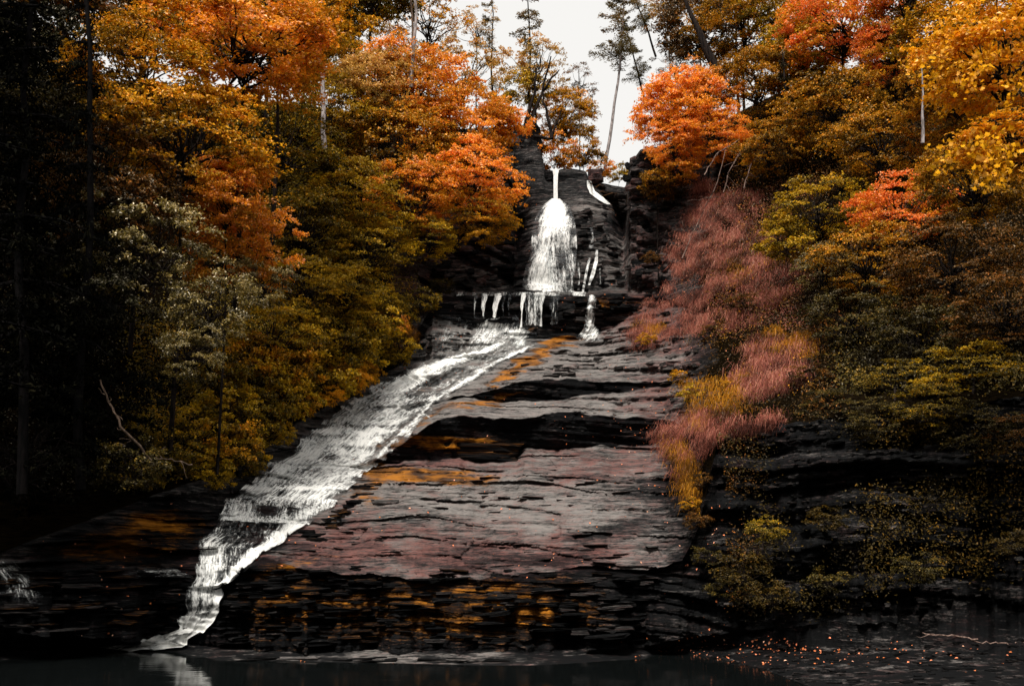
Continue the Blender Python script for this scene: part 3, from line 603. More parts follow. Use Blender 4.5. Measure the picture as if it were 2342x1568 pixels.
boulder(1363, 398, .4, .9, .9, .8, 6, 'small reddish block on the skyline right of the jet', tone_=.3, pur_=.9)
boulder(880, 1150, .2, 1.0, .7, .3, 7, 'flat grey slab stone lying at the left end of the big slab', tone_=.6, cat='rock')
# ------------------------------------------------------------------ foliage
def leaf_quads(P, Nn, size, aspect, rg, fold=.18, dirv=None):
    n = len(P); Nn = Nn / np.linalg.norm(Nn, axis=1, keepdims=True)
    a = rg.normal(size=(n, 3)) if dirv is None else dirv + .35 * rg.normal(size=(n, 3))
    u = a - (a * Nn).sum(1, keepdims=True) * Nn; u /= np.linalg.norm(u, axis=1, keepdims=True) + 1e-9
    v = np.cross(Nn, u); size = np.asarray(size)[:, None]
    V = np.stack([P - u * size * .5, P + v * size * aspect * .5 + Nn * size * fold - u * size * .06, P + u * size * .5, P - v * size * aspect * .5 + Nn * size * fold - u * size * .06], 1)
    return V.reshape(-1, 3)
def tube(pts, rad, sides=5):
    pts = np.array(pts, float); n = len(pts); V = []
    for i in range(n):
        d = pts[min(i + 1, n - 1)] - pts[max(i - 1, 0)]; d /= np.linalg.norm(d) + 1e-9
        a = np.cross(d, [0, 0, 1]) if abs(d[2]) < .9 else np.cross(d, [1, 0, 0]); a /= np.linalg.norm(a); b_ = np.cross(d, a)
        for k in range(sides):
            t = 2 * math.pi * k / sides; V.append(pts[i] + rad[i] * (a * math.cos(t) + b_ * math.sin(t)))
    Fq = [[i * sides + k, i * sides + (k + 1) % sides, (i + 1) * sides + (k + 1) % sides, (i + 1) * sides + k] for i in range(n - 1) for k in range(sides)]
    return np.array(V), np.array(Fq)
def tubes_mesh(name, lst, mat):
    Vs, Fs, o_ = [], [], 0
    for pts, rad, sd in lst:
        v, f = tube(pts, rad, sd); Vs.append(v); Fs.append(f + o_); o_ += len(v)
    return mesh_np(name, np.concatenate(Vs), np.concatenate(Fs), mat, True)
def wander(p0, p1, n, amt, rg, sag=0):
    t = np.linspace(0, 1, n)[:, None]; p = np.array(p0) * (1 - t) + np.array(p1) * t
    w = np.cumsum(rg.normal(size=(n, 3)), 0); w -= w[0] + (w[-1] - w[0]) * t
    p = p + w * amt / math.sqrt(n); p[:, 2] += sag * 4 * (t * (1 - t))[:, 0]; return p

def broadleaf(seed, R=3.5, clumps=92, per=210, leaf=.185, zs=.85, cr=(.8, 1.5), thick=.16, droop=.25, hollow=.35, layered=.75, aspect=.62):
    rg = np.random.default_rng(seed); d = rg.normal(size=(clumps, 3)); d /= np.linalg.norm(d, axis=1, keepdims=True)
    r = (hollow + (1 - hollow) * rg.random(clumps) ** .45) * (1 + .28 * vnoise(d[:, 0] * 1.7 + seed, d[:, 1] * 1.7, d[:, 2] * 1.7, seed))
    C = d * r[:, None] * R; C[:, 2] *= zs
    Ps, Ns, S, RN, CN, limbs = [], [], [], [], [], []
    for c in range(clumps):
        n = int(per * rg.uniform(.5, 1.4)); rad = rg.uniform(*cr)
        outv = np.array([C[c, 0], C[c, 1], 0]); outv /= np.linalg.norm(outv) + 1e-6
        sidev = np.array([-outv[1], outv[0], 0]); nt_ = 7
        tw = rg.integers(0, nt_, n); ang = (tw - (nt_ - 1) / 2) * .40 + rg.normal(size=nt_)[tw] * .12; ln = rg.random(n) ** .8 * rg.uniform(.7, 1.3, nt_)[tw]
        lat = rg.normal(size=n) * .075
        a = ln * np.cos(ang) - .35 - lat * np.sin(ang); b_ = ln * np.sin(ang) + lat * np.cos(ang)
        tz = rg.normal(size=nt_)[tw] * .16
        loc = outv * (a[:, None] * rad) + sidev * (b_[:, None] * rad)
        loc[:, 2] = rg.normal(size=n) * thick * .45 * rad + tz * rad * ln - droop * rad * a * np.abs(a) - .15 * b_ ** 2
        Ps.append(C[c] + loc)
        nn = np.array([0, 0, 1.0]) * layered * .7 + outv * .45 + rg.normal(size=(n, 3)) * .6
        Ns.append(nn); S.append(leaf * rg.uniform(.65, 1.25, n)); RN.append(rg.random(n)); CN.append(np.full(n, rg.random()) * .75 + .25 * rg.random(n))
        if rg.random() < .6:
            st = np.array([0, 0, -R * zs * rg.uniform(.2, .9)]) + rg.normal(size=3) * .15
            limbs.append((wander(st, C[c], 7, .35, rg, .1), np.linspace(.055, .012, 7) * R / 3.5, 4))
    P = np.concatenate(Ps); V = leaf_quads(P, np.concatenate(Ns), np.concatenate(S), aspect, rg)
    # leaf colour follows height a little: tips turn first
    CNv = np.concatenate(CN); hh = np.clip(P[:, 2] / (R * zs) * .5 + .5, 0, 1); CNv = np.clip(CNv * .8 + .2 * hh, 0, 1)
    Fq = np.arange(len(V)).reshape(-1, 4)
    me = mesh_np('crown', V, Fq, M['olive'], False, {'rnd': np.repeat(np.concatenate(RN), 4), 'crnd': np.repeat(CNv, 4)})
    lm = tubes_mesh('branches', limbs, M['bark_dark']); return me, lm
def conifer(seed, H=10, R=2.6, tiers=16, per=5, dens=150, leaf=.15, sparse=0.0, base=.15, tilt=-.15):
    """crown origin at its foot, boughs in flat layers"""
    rg = np.random.default_rng(seed); Ps, Ns, S, RN, CN, limbs, dv = [], [], [], [], [], [], []
    for t in range(tiers):
        h = base + (1 - base) * (t + rg.uniform(-.3, .3)) / tiers
        for k in range(per):
            if rg.random() < sparse: continue
            a = rg.uniform(0, 2 * math.pi); L = R * (1.05 - h) ** .7 * rg.uniform(.6, 1.1)
            z = h * H; dirv = np.array([math.cos(a), math.sin(a), 0]); sd = np.array([-math.sin(a), math.cos(a), 0])
            n = int(dens * L / R * 1.2) + 12; u = rg.random(n) ** .8; w = rg.normal(size=n) * .20 * (1 - .5 * u) * L
            loc = dirv * (u[:, None] * L) + sd * w[:, None]; loc[:, 2] = z + tilt * L * u ** 1.5 + rg.normal(size=n) * .07 - .12 * np.abs(w)
            Ps.append(loc); nn = np.array([0, 0, 1.]) + rg.normal(size=(n, 3)) * .35; Ns.append(nn)
            dv.append(dirv * .6 + sd * np.sign(w)[:, None] * .8); S.append(leaf * rg.uniform(.6, 1.3, n)); RN.append(rg.random(n)); CN.append(np.full(n, rg.random()))
            limbs.append((np.array([[0, 0, z], dirv * L * .5 + [0, 0, z + tilt * L * .35], dirv * L * .95 + [0, 0, z + tilt * L]]), [.035, .02, .006], 3))
    P = np.concatenate(Ps); V = leaf_quads(P, np.concatenate(Ns), np.concatenate(S), .34, rg, .05, np.concatenate(dv)); Fq = np.arange(len(V)).reshape(-1, 4)
    return (mesh_np('crown', V, Fq, M['dkgreen'], False, {'rnd': np.repeat(np.concatenate(RN), 4), 'crnd': np.repeat(np.concatenate(CN), 4)}), tubes_mesh('branches', limbs, M['bark_dark']))
VAR = {}
for i in range(4): VAR['b%d' % i] = broadleaf(100 + i)                                                        # broad crowns
for i in range(2): VAR['f%d' % i] = broadleaf(120 + i, clumps=76, per=200, leaf=.17, thick=.10, droop=.35, layered=1.1, hollow=.45)   # layered beech sprays
VAR['o0'] = broadleaf(140, clumps=46, per=150, leaf=.15, hollow=.3, cr=(.6, 1.1)); VAR['o1'] = broadleaf(141, clumps=34, per=120, leaf=.14, hollow=.4, cr=(.5, 1.0))   # open, sky shows through
VAR['r0'] = broadleaf(150, R=2.8, clumps=60, per=130, leaf=.20, thick=.25, droop=.5, aspect=.30, layered=.5, cr=(.5, .9)); VAR['r1'] = broadleaf(151, R=2.8, clumps=60, per=130, leaf=.20, thick=.25, droop=.5, aspect=.30, layered=.5, cr=(.5, .9))
for i in range(3): VAR['s%d' % i] = broadleaf(160 + i, R=1.3, clumps=34, per=110, leaf=.12, zs=.75, cr=(.3, .6), thick=.25)
VAR['m0'] = broadleaf(170, R=3.5, clumps=80, per=150, leaf=.21, zs=.9, aspect=.85, thick=.15)              # big leaved maple, nearer
VAR['c0'] = conifer(200); VAR['c1'] = conifer(201, tiers=20)
VAR['p0'] = conifer(210, H=12, R=2.4, tiers=11, per=4, dens=210, leaf=.2, sparse=.3, base=.35, tilt=.05); VAR['p1'] = conifer(211, H=12, R=2.2, tiers=9, per=4, dens=230, leaf=.2, sparse=.3, base=.12, tilt=.05)
VR = {'b': 3.5, 'f': 3.5, 'o': 3.5, 'r': 2.8, 's': 1.3, 'm': 3.5}

def tree(x, y, D, rpx, var, col, label, cat='tree', group=None, name=None, zs=1.0, trunk='bark_dark', rotz=None, lean=0):
    rg = np.random.default_rng(int(x * 13 + y * 7 + D)); c = at(x, y, D); k = rpx * D / F / VR[var[0]]
    small = var[0] in 'sr'; R_ = VR[var[0]] * k
    h = hit(x, y + rpx * .6)[0]
    if h is not None and h.y < D + (40 if small else 16) and var[0] != 'm': bx, by, g = h.x, h.y + .1, h.z - .1
    else:
        bx, by = c[0] + lean, c[1] + 1.0; g = ground(bx, by) - .15
        if g > c[2] - .3 * R_: g = c[2] - 1.2 * R_
        g = max(g, c[2] - R_ * zs - 9)
    root = empty(name or ('shrub' if small else 'broadleaf_tree'), (bx, by, g))
    tag(root, label, cat, group); me, lm = VAR[var]
    loc = (c[0] - bx, c[1] - by, c[2] - g); rz = rg.uniform(0, 6.28) if rotz is None else rotz
    for nm, mm, ma in (('crown', me, M[col]), ('branches', lm, M[trunk])):
        o = obj(nm, mm, root, ma); o.location = loc; o.rotation_euler = (rg.uniform(-.12, .12) if nm == 'x' else 0, 0, rz); o.scale = (k, k, k * zs); o['kind'] = 'stuff'
    r0 = (.03 if small else .11) * max(.5, k)
    tq = np.linspace(0, 1, 9)[:, None]; tp = np.array(loc) * np.concatenate([tq ** 1.4, tq ** 1.4, tq ** .8], 1) + .1 * k * np.sin(tq * 7 + x) * [[1, .5, 0]] * tq
    obj('trunk' if not small else 'stem', tubes_mesh('trunk', [(tp, np.linspace(r0, r0 * .3, 9), 7)], M[trunk]), root)
    return root
def conif(x0, y0, x1, y1, D, wpx, var, col, label, cat='tree', group=None, name='pine_tree', trunk='bark_dark', r=.16, start=0.0, rootdrop=0):
    """trunk foot at (x0,y0), tip at (x1,y1)"""
    rg = np.random.default_rng(int(x0 + y0)); A = at(x0, y0, D); B = at(x1, y1, D); A = A - [0, 0, rootdrop]
    root = empty(name, tuple(A)); tag(root, label, cat, group)
    v = Vector(B - A); H = v.length; q = Vector((0, 0, 1)).rotation_difference(v)
    if var:
        me, lm = VAR[var]; hh = {'c': 10, 'p': 12}[var[0]]; ww = {'c': 2.6, 'p': 2.3}[var[0]]; kw = wpx * D / F / ww
        for nm, mm, ma in (('crown', me, M[col]), ('branches', lm, M[trunk])):
            o = obj(nm, mm, root, ma); o.rotation_mode = 'QUATERNION'; o.rotation_quaternion = q; o.scale = (kw, kw, H * (1 - start) / hh); o.location = v * start; o['kind'] = 'stuff'
    tp = wander((0, 0, 0), tuple(v), 12, .02 * H, rg)
    obj('trunk', tubes_mesh('trunk', [(tp, np.linspace(r, r * .25, 12), 8)], M[trunk]), root); return root

# ---- left bank
tree(560, 90, 39, 230, 'b0', 'orange', 'wide orange and ochre crown reaching in from the top left corner beside the dark hemlock', zs=.75)
tree(330, 150, 36, 190, 'f0', 'ochre', 'ochre crown hanging under the top edge just right of the black hemlock', zs=.8)
tree(640, 20, 44, 190, 'b3', 'ochre', 'orange brown crown at the top edge left of the pale birch trunk')
tree(420, 330, 36, 210, 'f1', 'ochre', 'layered ochre crown half way up the left side above the glossy shrubs', zs=.85)
tree(520, 440, 37, 120, 'b1', 'orange', 'small crown with bright orange tips pointing right on the left side')
tree(250, 420, 34, 170, 'f0', 'dull', 'dull brown dark leaved tree at the edge of the shadow on the left', zs=1.1)
tree(560, 560, 39, 130, 'b2', 'orange', 'orange brown crown above the grey green shrubs, left of the hemlock slope')
for i, (x, y, D, r, v, l) in enumerate([(330, 560, 33.5, 170, 'r0', 'glossy grey green rhododendron on the upper left, its shaded side to the left'), (480, 690, 33.8, 120, 'r1', 'glossy grey green rhododendron hanging furthest right, over the gold ferns'), (200, 660, 32, 150, 'r1', 'dark rhododendron with sparse bright leaves deep in the left shadow'), (440, 800, 33.0, 80, 'r0', 'lowest drooping rhododendron clump with pale leaves above the fallen branch'), (600, 640, 38, 80, 'r0', 'rhododendron with pale ochre leaves next to the hemlock sprays')]):
    tree(x, y, D, r, v, 'rhodo' if i != 2 else 'dkgreen', l, cat='shrub', group='rhododendrons on the left bank', name='rhododendron')
for i, (x, y, D, r, v, c_, l) in enumerate([
 (640, 330, 52, 170, 'f0', 'olive', 'dark olive layered tree behind the orange tips on the left'),
 (690, 520, 50, 150, 'f1', 'olive', 'olive layered tree in the middle of the left slope'),
 (760, 250, 56, 120, 'f0', 'gold', 'gold olive tree round the foot of the pale birch trunk'),
 (860, 200, 58, 130, 'b1', 'ochrepale', 'pale yellow green crown beside the birch trunk on the left ridge'),
 (950, 200, 60, 150, 'b2', 'orange', 'large orange crown, left part of the bright group left of the fall'),
 (1060, 170, 62, 130, 'o0', 'ochrepale', 'pale gold feathery crown against the sky left of the fall'),
 (1060, 290, 58.5, 140, 'b0', 'orange', 'large pinkish orange crown in the centre of the left ridge'),
 (900, 340, 57, 150, 'b3', 'oliveorange', 'olive crown with orange flecks below the large orange crown'),
 (1080, 410, 56, 130, 'f1', 'fire', 'bright orange layered crown beside the upper fall on its left'),
 (940, 440, 54.5, 120, 'f0', 'orange', 'orange beech with horizontal sprays above the dark rock wall'),
 (1100, 490, 55.5, 90, 'f0', 'ochre', 'gold beech sprays hanging over the dark gap beside the upper fall'),
 (1175, 280, 60, 50, 's1', 'fire', 'small pinkish red maple on the rock edge left of the fall'),
 (820, 460, 52, 130, 'f1', 'gold', 'gold layered tree at mid height on the left slope'),
 (840, 560, 51, 110, 'f0', 'gold', 'gold sprays reaching over the purple rock knob'),
 (700, 660, 47, 120, 'f1', 'gold', 'olive gold hemlock sprays sloping to the stream'),
 (980, 540, 55, 70, 'f1', 'gold', 'small gold spray hanging in front of the brown rock wall'),
 (620, 760, 44, 110, 'f0', 'gold', 'gold olive spray low on the left bank'),
 (790, 660, 48, 90, 'f0', 'gold', 'yellowish spray above the slide, nearest the purple knob'),
 (720, 130, 60, 120, 'b0', 'gold', 'gold crown behind the pale birch trunk at the top')]):
    tree(x, y, D, r, v, c_, l, name='broadleaf_tree', group='autumn trees on the left slope', zs=.85)
# hedge of low gold shrubs along the slide
def lab_s(x, y, i):
    up = 'beside the slide top' if x > 780 else ('beside mid slide' if x > 560 else 'beside the cascade foot')
    rank = sum(1 for q in gs if (q[0] > 780) == (x > 780) and (q[0] > 560) == (x > 560) and (q[1], q[0]) < (y, x)); n_ = ['topmost', 'second', 'third', 'fourth', 'fifth', 'sixth', 'seventh', 'eighth', 'ninth', 'tenth', 'eleventh', 'twelfth', 'thirteenth', 'fourteenth', 'fifteenth']
    return '%s gold green shrub from the top of the thicket %s' % (n_[min(rank, 14)], up)
gs = [(860, 740, 50.5, 70), (820, 800, 49, 70), (760, 770, 47.5, 80), (740, 850, 46.5, 80), (670, 830, 45, 80), (660, 905, 44, 70), (600, 880, 43, 80), (590, 950, 42, 75), (520, 930, 40.5, 75), (520, 1010, 39.8, 75), (450, 980, 39, 70), (460, 1060, 38.6, 65), (400, 1040, 37.8, 60), (330, 1080, 37, 55), (800, 860, 48.3, 55), (910, 790, 52.5, 45), (560, 1020, 40.8, 60), (900, 720, 52.6, 50), (700, 760, 46.2, 80), (570, 820, 42.8, 80), (330, 1000, 36.8, 60), (620, 990, 42.6, 40), (500, 860, 41, 70), (880, 680, 51.5, 40), (690, 925, 45.5, 45), (760, 880, 48, 45), (640, 990, 43, 36), (570, 1060, 41, 42), (500, 1090, 39.5, 40), (840, 845, 50, 38), (910, 815, 53, 30)]
for i, (x, y, D, r) in enumerate(gs):
    dd = min(D, hitD(x, y + r * .5) - .3)
    tree(x, y, dd, r, 's%d' % (i % 3), ['gold', 'gold', 'olive', 'gold', 'ochre'][i % 5] if x > 420 else 'olive', lab_s(x, y, i), cat='shrub', group='low shrubs along the left edge of the slide', zs=1.0)
tree(965, 690, 55.5, 45, 's1', 'olive', 'olive bush at the left end of the dark ledge', cat='shrub')
tree(1010, 655, 57.5, 32, 's2', 'deep', 'dark little bush on top of the ledge at its left end', cat='shrub')
tree(905, 745, 52.0, 34, 's0', 'orange', 'bright orange bush on the purple knob above the slide', cat='shrub')
tree(815, 868, 48.0, 36, 's2', 'yellow', 'bright golden tuft at the edge of the slide, half way up', cat='shrub')
tree(760, 905, 46.5, 30, 's1', 'yellow', 'small golden tuft just below the bright one beside the slide', cat='shrub')
# fallen branches
def branch(name, pts, D, r, mat, label, twigs=5, seed=0):
    rg = np.random.default_rng(seed); P = np.array([at(a, b_, D_) for (a, b_), D_ in zip(pts, D)]); base = P[-1].copy(); P = P - base
    t = np.linspace(0, len(P) - 1, 14); pp = np.stack([np.interp(t, np.arange(len(P)), P[:, k]) for k in range(3)], -1) + rg.normal(size=(14, 3)) * .02
    root = empty(name, tuple(base)); tag(root, label, 'branch'); obj('stem', tubes_mesh('stem', [(pp, np.linspace(r * .5, r, 14), 6)], M[mat]), root)
    for k in range(twigs):
        i = rg.integers(2, 12); e = pp[i] + rg.normal(size=3) * [.5, .2, .4]
        obj('twig', tubes_mesh('twig', [(wander(pp[i], e, 6, .08, rg), np.linspace(r * .4, r * .1, 6), 4)], M[mat]), root)
    return root
branch('fallen_branch', [(228, 868), (250, 920), (285, 985), (345, 1052)], [30.5, 30.8, 31.2, 32], .05, 'bark_brown', 'bare crooked branch leaning down through the shade on the left', 6, 1)
branch('fallen_branch', [(380, 1020), (355, 1048), (400, 1052), (440, 1064)], [34, 33.5, 33.8, 34.2], .025, 'bark_brown', 'thin forked twig lying right of the leaning branch on the left', 3, 2)
branch('fallen_branch', [(2105, 1446), (2160, 1452), (2240, 1462)], [29.5, 29.4, 29.2], .03, 'dead', 'pale stick lying at the foot of the black cliff, left of two', 1, 3)
branch('fallen_branch', [(2230, 1468), (2342, 1470)], [28.5, 28.2], .025, 'dead', 'pale stick lying at the foot of the black cliff at the right edge', 0, 4)
for k_, (p_, l_) in enumerate([([(1660, 340), (1640, 420), (1600, 500), (1560, 590)], 'long pale dead limb hanging down the right bank beside the gorge'), ([(1730, 330), (1690, 350), (1665, 400), (1655, 440)], 'arched pale dead limb in the middle of the right bank'), ([(1750, 345), (1720, 370), (1700, 430)], 'short arched dead limb right of the other arched one'), ([(1690, 320), (1640, 350), (1610, 400)], 'upper pale dead limb under the pinkish crown')]):
    branch('dead_branch', p_, [51.5] * len(p_), .03, 'dead', l_, 9, 10 + k_)
# background above the left ridge
for i, (x, y, D, r, v, c_, l) in enumerate([(820, 20, 75, 110, 'o0', 'gold', 'open olive crown with sky glimpses right of the birch trunk'), (980, 40, 74, 110, 'o0', 'ochre', 'open ochre crown round the twin grey trunks at the top'), (900, 90, 70, 90, 'o1', 'orange', 'thin orange crown just above the large orange crown'), (700, 20, 70, 110, 'b1', 'oliveorange', 'olive and orange crown at the top edge behind the birch'), (1090, 60, 78, 70, 'o1', 'ochrepale', 'thin pale crown against the white sky left of the pines')]):
    tree(x, y, D, r, v, c_, l, group='trees on the plateau left of the fall')
conif(742, 340, 744, -150, 52, 0, None, None, 'pale straight birch trunk rising through the left trees', name='birch_trunk', trunk='bark_grey', r=.15)
conif(940, 200, 958, -180, 57, 0, None, None, 'slim grey trunk leaning right above the large orange crown', name='bare_trunk', trunk='bark_grey', r=.13)
conif(945, 160, 930, -160, 64, 0, None, None, 'darker slim trunk just left of the leaning grey one', name='bare_trunk', trunk='bark_brown', r=.10)
# ---- dark hemlocks close on the left
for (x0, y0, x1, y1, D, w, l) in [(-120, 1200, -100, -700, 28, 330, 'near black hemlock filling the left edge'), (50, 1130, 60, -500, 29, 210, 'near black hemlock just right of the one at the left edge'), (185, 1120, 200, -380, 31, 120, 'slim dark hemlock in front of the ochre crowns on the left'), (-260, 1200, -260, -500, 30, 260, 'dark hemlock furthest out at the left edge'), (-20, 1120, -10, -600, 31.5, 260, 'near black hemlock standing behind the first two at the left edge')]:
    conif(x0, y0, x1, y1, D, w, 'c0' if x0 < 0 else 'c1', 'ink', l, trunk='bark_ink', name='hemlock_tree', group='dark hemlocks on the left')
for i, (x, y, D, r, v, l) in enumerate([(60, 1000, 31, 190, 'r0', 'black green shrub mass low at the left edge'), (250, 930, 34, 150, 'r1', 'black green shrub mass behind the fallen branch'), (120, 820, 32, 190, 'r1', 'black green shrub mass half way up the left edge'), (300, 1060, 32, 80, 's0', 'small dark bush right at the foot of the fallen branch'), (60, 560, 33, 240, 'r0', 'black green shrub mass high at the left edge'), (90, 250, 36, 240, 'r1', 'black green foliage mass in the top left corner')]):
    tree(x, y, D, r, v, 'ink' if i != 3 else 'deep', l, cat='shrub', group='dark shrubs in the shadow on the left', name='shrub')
for i, (x, y, D, r, v, c_, l) in enumerate([(150, 60, 44, 200, 'b1', 'dull', 'dull crown closing the top left corner behind the hemlocks'), (330, -20, 48, 200, 'b2', 'ochre', 'ochre crown at the very top between the hemlocks and the wide orange crown'), (480, -60, 52, 220, 'b3', 'gold', 'gold crown cut by the top edge over the wide orange crown'), (0, 150, 40, 220, 'b0', 'dkgreen', 'dark crown behind the hemlocks at the top left'), (120, 300, 36, 180, 'b1', 'deep', 'deep olive crown in the shade right of the left edge'),(850, -60, 66, 160, 'b0', 'olive', 'olive crown cut by the top edge right of the birch'), (620, -80, 60, 180, 'b1', 'ochre', 'ochre crown cut by the top edge left of the birch')]):
    tree(x, y, D, r, v, c_, l, group='trees along the top of the left slope', zs=1.0)
for i, (x, y, D, r, v, c_, l) in enumerate([(1600, 60, 66, 110, 'b2', 'dull', 'brownish crown behind the foot of the leaning dark trunk'), (1530, -10, 74, 70, 'o0', 'ochrepale', 'thin pale crown at the top edge right of the sky gap'), (1680, -60, 68, 140, 'b1', 'olive', 'olive crown cut by the top edge right of the leaning trunk'), (1560, 190, 58, 70, 'o0', 'orange', 'open orange crown over the overhanging maple'), (1830, 120, 56, 100, 'b3', 'gold', 'gold crown between the leaning trunk and the red orange crown'), (2080, -20, 50, 140, 'b1', 'oliveorange', 'brown orange crown cut by the top edge over the slim grey trunk')]):
    tree(x, y, D, r, v, c_, l, group='trees along the top of the right slope', zs=1.0)
# ---- behind the lip, against the sky
conif(1208, 300, 1212, -60, 74, 85, 'p0', 'pine', 'thin pine left of the sky gap, second from the left', name='pine_tree', r=.12, group='thin pines against the sky')
conif(1125, 300, 1118, -60, 78, 55, 'p1', 'pine', 'thin pine left of the sky gap, furthest left', name='pine_tree', r=.10, group='thin pines against the sky')
conif(1382, 404, 1428, -60, 76, 85, 'p1', 'pine', 'lone slender pine with a bare curved lower trunk standing in the sky gap', name='pine_tree', trunk='bark_grey', r=.15, start=.52)
conif(1480, 250, 1420, 10, 80, 55, 'p1', 'pine', 'slanting thin pine right of the sky gap behind the lone one', name='pine_tree', r=.10, start=.2)
conif(1500, 130, 1430, -60, 78, 60, 'p1', 'pine', 'short slanting pine top right of the sky gap', name='pine_tree', r=.10, start=.3)
tree(1225, 150, 67, 95, 'o0', 'ochrepale', 'brown green tree with several dark stems on the boulder left of the jet', zs=1.05)
tree(1205, 205, 66, 60, 's0', 'gold', 'small gold bush at the foot of the dark stems left of the jet', cat='shrub')
tree(1325, 190, 70, 60, 'o1', 'dull', 'thin orange brown tree at the left edge of the sky gap', zs=1.3)
tree(1290, 265, 68, 75, 'b2', 'ochre', 'ochre crown directly above the jet')
tree(1270, 345, 66.5, 60, 's1', 'orange', 'low orange bush directly behind the jet', cat='shrub'); tree(1335, 350, 67, 50, 's2', 'oliveorange', 'low olive and orange bush right of the jet', cat='shrub')
tree(1375, 385, 72, 35, 's0', 'orange', 'small orange bush left of the lone pine trunk', cat='shrub'); tree(1415, 395, 74, 30, 's1', 'gold', 'small yellow bush at the bottom of the sky gap', cat='shrub')
# dark stems on the boulder
st = [((1200, 290), (1222, 215), (1228, 160)), ((1203, 290), (1240, 215), (1262, 130)), ((1206, 292), (1246, 200), (1278, 160)), ((1222, 312), (1262, 318), (1285, 250)), ((1262, 318), (1250, 250), (1240, 210))]
rt_ = empty('dark_stemmed_tree', tuple(at(1205, 292, 64.0))); tag(rt_, 'clump of bare dark stems leaning right from the boulder left of the jet', 'tree')
base_ = at(1205, 292, 64.0)
for s_ in st:
    p = np.array([at(a, b_, 64.2) for a, b_ in s_]) - base_; t = np.linspace(0, 2, 9); pp = np.stack([np.interp(t, [0, 1, 2], p[:, k]) for k in range(3)], -1) + RNG.normal(size=(9, 3)) * .05
    obj('stem', tubes_mesh('stem', [(pp, np.linspace(.14, .05, 9), 6)], M['bark_dark']), rt_)
# ---- right bank
conif(1650, 185, 1560, -20, 57, 0, None, None, 'thick dark trunk leaning left above the bright orange maple', name='pine_tree', trunk='bark_dark', r=.34)
for i, (x, y, D, r, v, c_, l) in enumerate([
 (1560, 250, 56.5, 120, 'b0', 'fire', 'bright orange maple overhanging the right edge of the sky gap'),
 (1500, 270, 56, 60, 's1', 'fire', 'lowest orange spray of the right rim, nearest the sky'),
 (1540, 325, 55.2, 75, 'b2', 'fire', 'orange crown sagging over the top of the right gorge wall'),
 (1620, 215, 56.2, 80, 'b1', 'orange', 'pink flecked orange crown against the foot of the leaning dark trunk'),
 (1640, 300, 55, 90, 'f0', 'fire', 'pinkish orange crown right of the overhanging maple'),
 (1545, 140, 64, 70, 'o1', 'dull', 'thin pinkish brown crown left of the leaning dark trunk'),
 (1700, 60, 62, 130, 'f1', 'oliveorange', 'olive crown behind the leaning dark trunk'),
 (1730, 180, 56, 110, 'b1', 'oliveorange', 'pink and olive crown in the middle of the right ridge'),
 (1800, 30, 60, 110, 'f0', 'gold', 'dark gold crown at the top edge right of the leaning trunk'),
 (1930, 50, 54, 150, 'b2', 'redorange', 'large red orange crown at the top edge of the right bank'),
 (2040, 120, 52, 100, 'b0', 'redorange', 'red orange crown beside the slim grey trunk'),
 (1900, 250, 51, 130, 'b3', 'oliveorange', 'brown orange crown below the large red one'),
 (2010, 330, 47, 130, 'f1', 'oliveorange', 'brown olive crown left of the slim grey trunk'),
 (1760, 330, 52, 90, 'f0', 'oliveorange', 'small olive crown beside the dark hemlock'),
 (2200, 60, 44, 160, 'b1', 'ochre', 'ochre crown at the top right'),
 (2180, 200, 43, 130, 'b3', 'oliveorange', 'gold brown crown right of the slim grey trunk'),
 (2060, 480, 43, 120, 'b2', 'redorange', 'orange flecked shrub like tree in the middle of the right bank'),
 (1870, 470, 46, 110, 'f0', 'gold', 'gold leaves over the dark hollow on the right bank'),
 (2230, 420, 38, 140, 'b0', 'oliveorange', 'brown crown under the yellow maple boughs'),
 (2180, 600, 36, 150, 'f1', 'dull', 'dark brown tree at the right edge'),
 (2300, 700, 33, 130, 'f0', 'dull', 'dull brown tree at the right edge above the black cliff'),
 (1980, 600, 41, 130, 'f1', 'oliveorange', 'orange flecked olive tree above the dark rhododendrons')]):
    tree(x, y, D, r, v, c_, l, group='autumn trees on the right slope', zs=.85)
for i, (x, y, D, r, v, c_, l) in enumerate([(1950, 720, 39, 130, 'r0', 'deep', 'dark green rhododendron with narrow leaves in the middle of the right bank'), (2100, 760, 36, 130, 'r1', 'deep', 'dark rhododendron right of the one in the middle'), (1880, 610, 42, 90, 'r1', 'rhodo', 'grey green rhododendron at the top of the pink grass'), (2230, 840, 33.5, 110, 'f0', 'gold', 'sparse gold twigs over the black cliff at the right'), (1800, 560, 44, 70, 's0', 'gold', 'small gold bush beside the upper pink grass')]):
    tree(x, y, D, r, v, c_, l, cat='shrub', group='dark shrubs on the right bank', name='rhododendron' if v[0] == 'r' else 'shrub', zs=.7)
tree(2290, 120, 25, 200, 'm0', 'yellow', 'yellow orange maple crown with large leaves at the upper right edge', zs=.9, name='maple_tree', lean=5)
tree(2330, 330, 24, 150, 'm0', 'yellow', 'yellow maple bough hanging at the right edge, lower of the two', zs=.45, name='maple_tree', lean=5)
conif(2110, 328, 2107, 150, 41.5, 0, None, None, 'slim pale grey trunk in a dark gap on the right bank', name='birch_trunk', trunk='bark_grey', r=.085)
conif(1830, 520, 1790, 120, 53, 75, 'c1', 'dkgreen', 'dark hemlock on the right ridge', name='hemlock_tree')
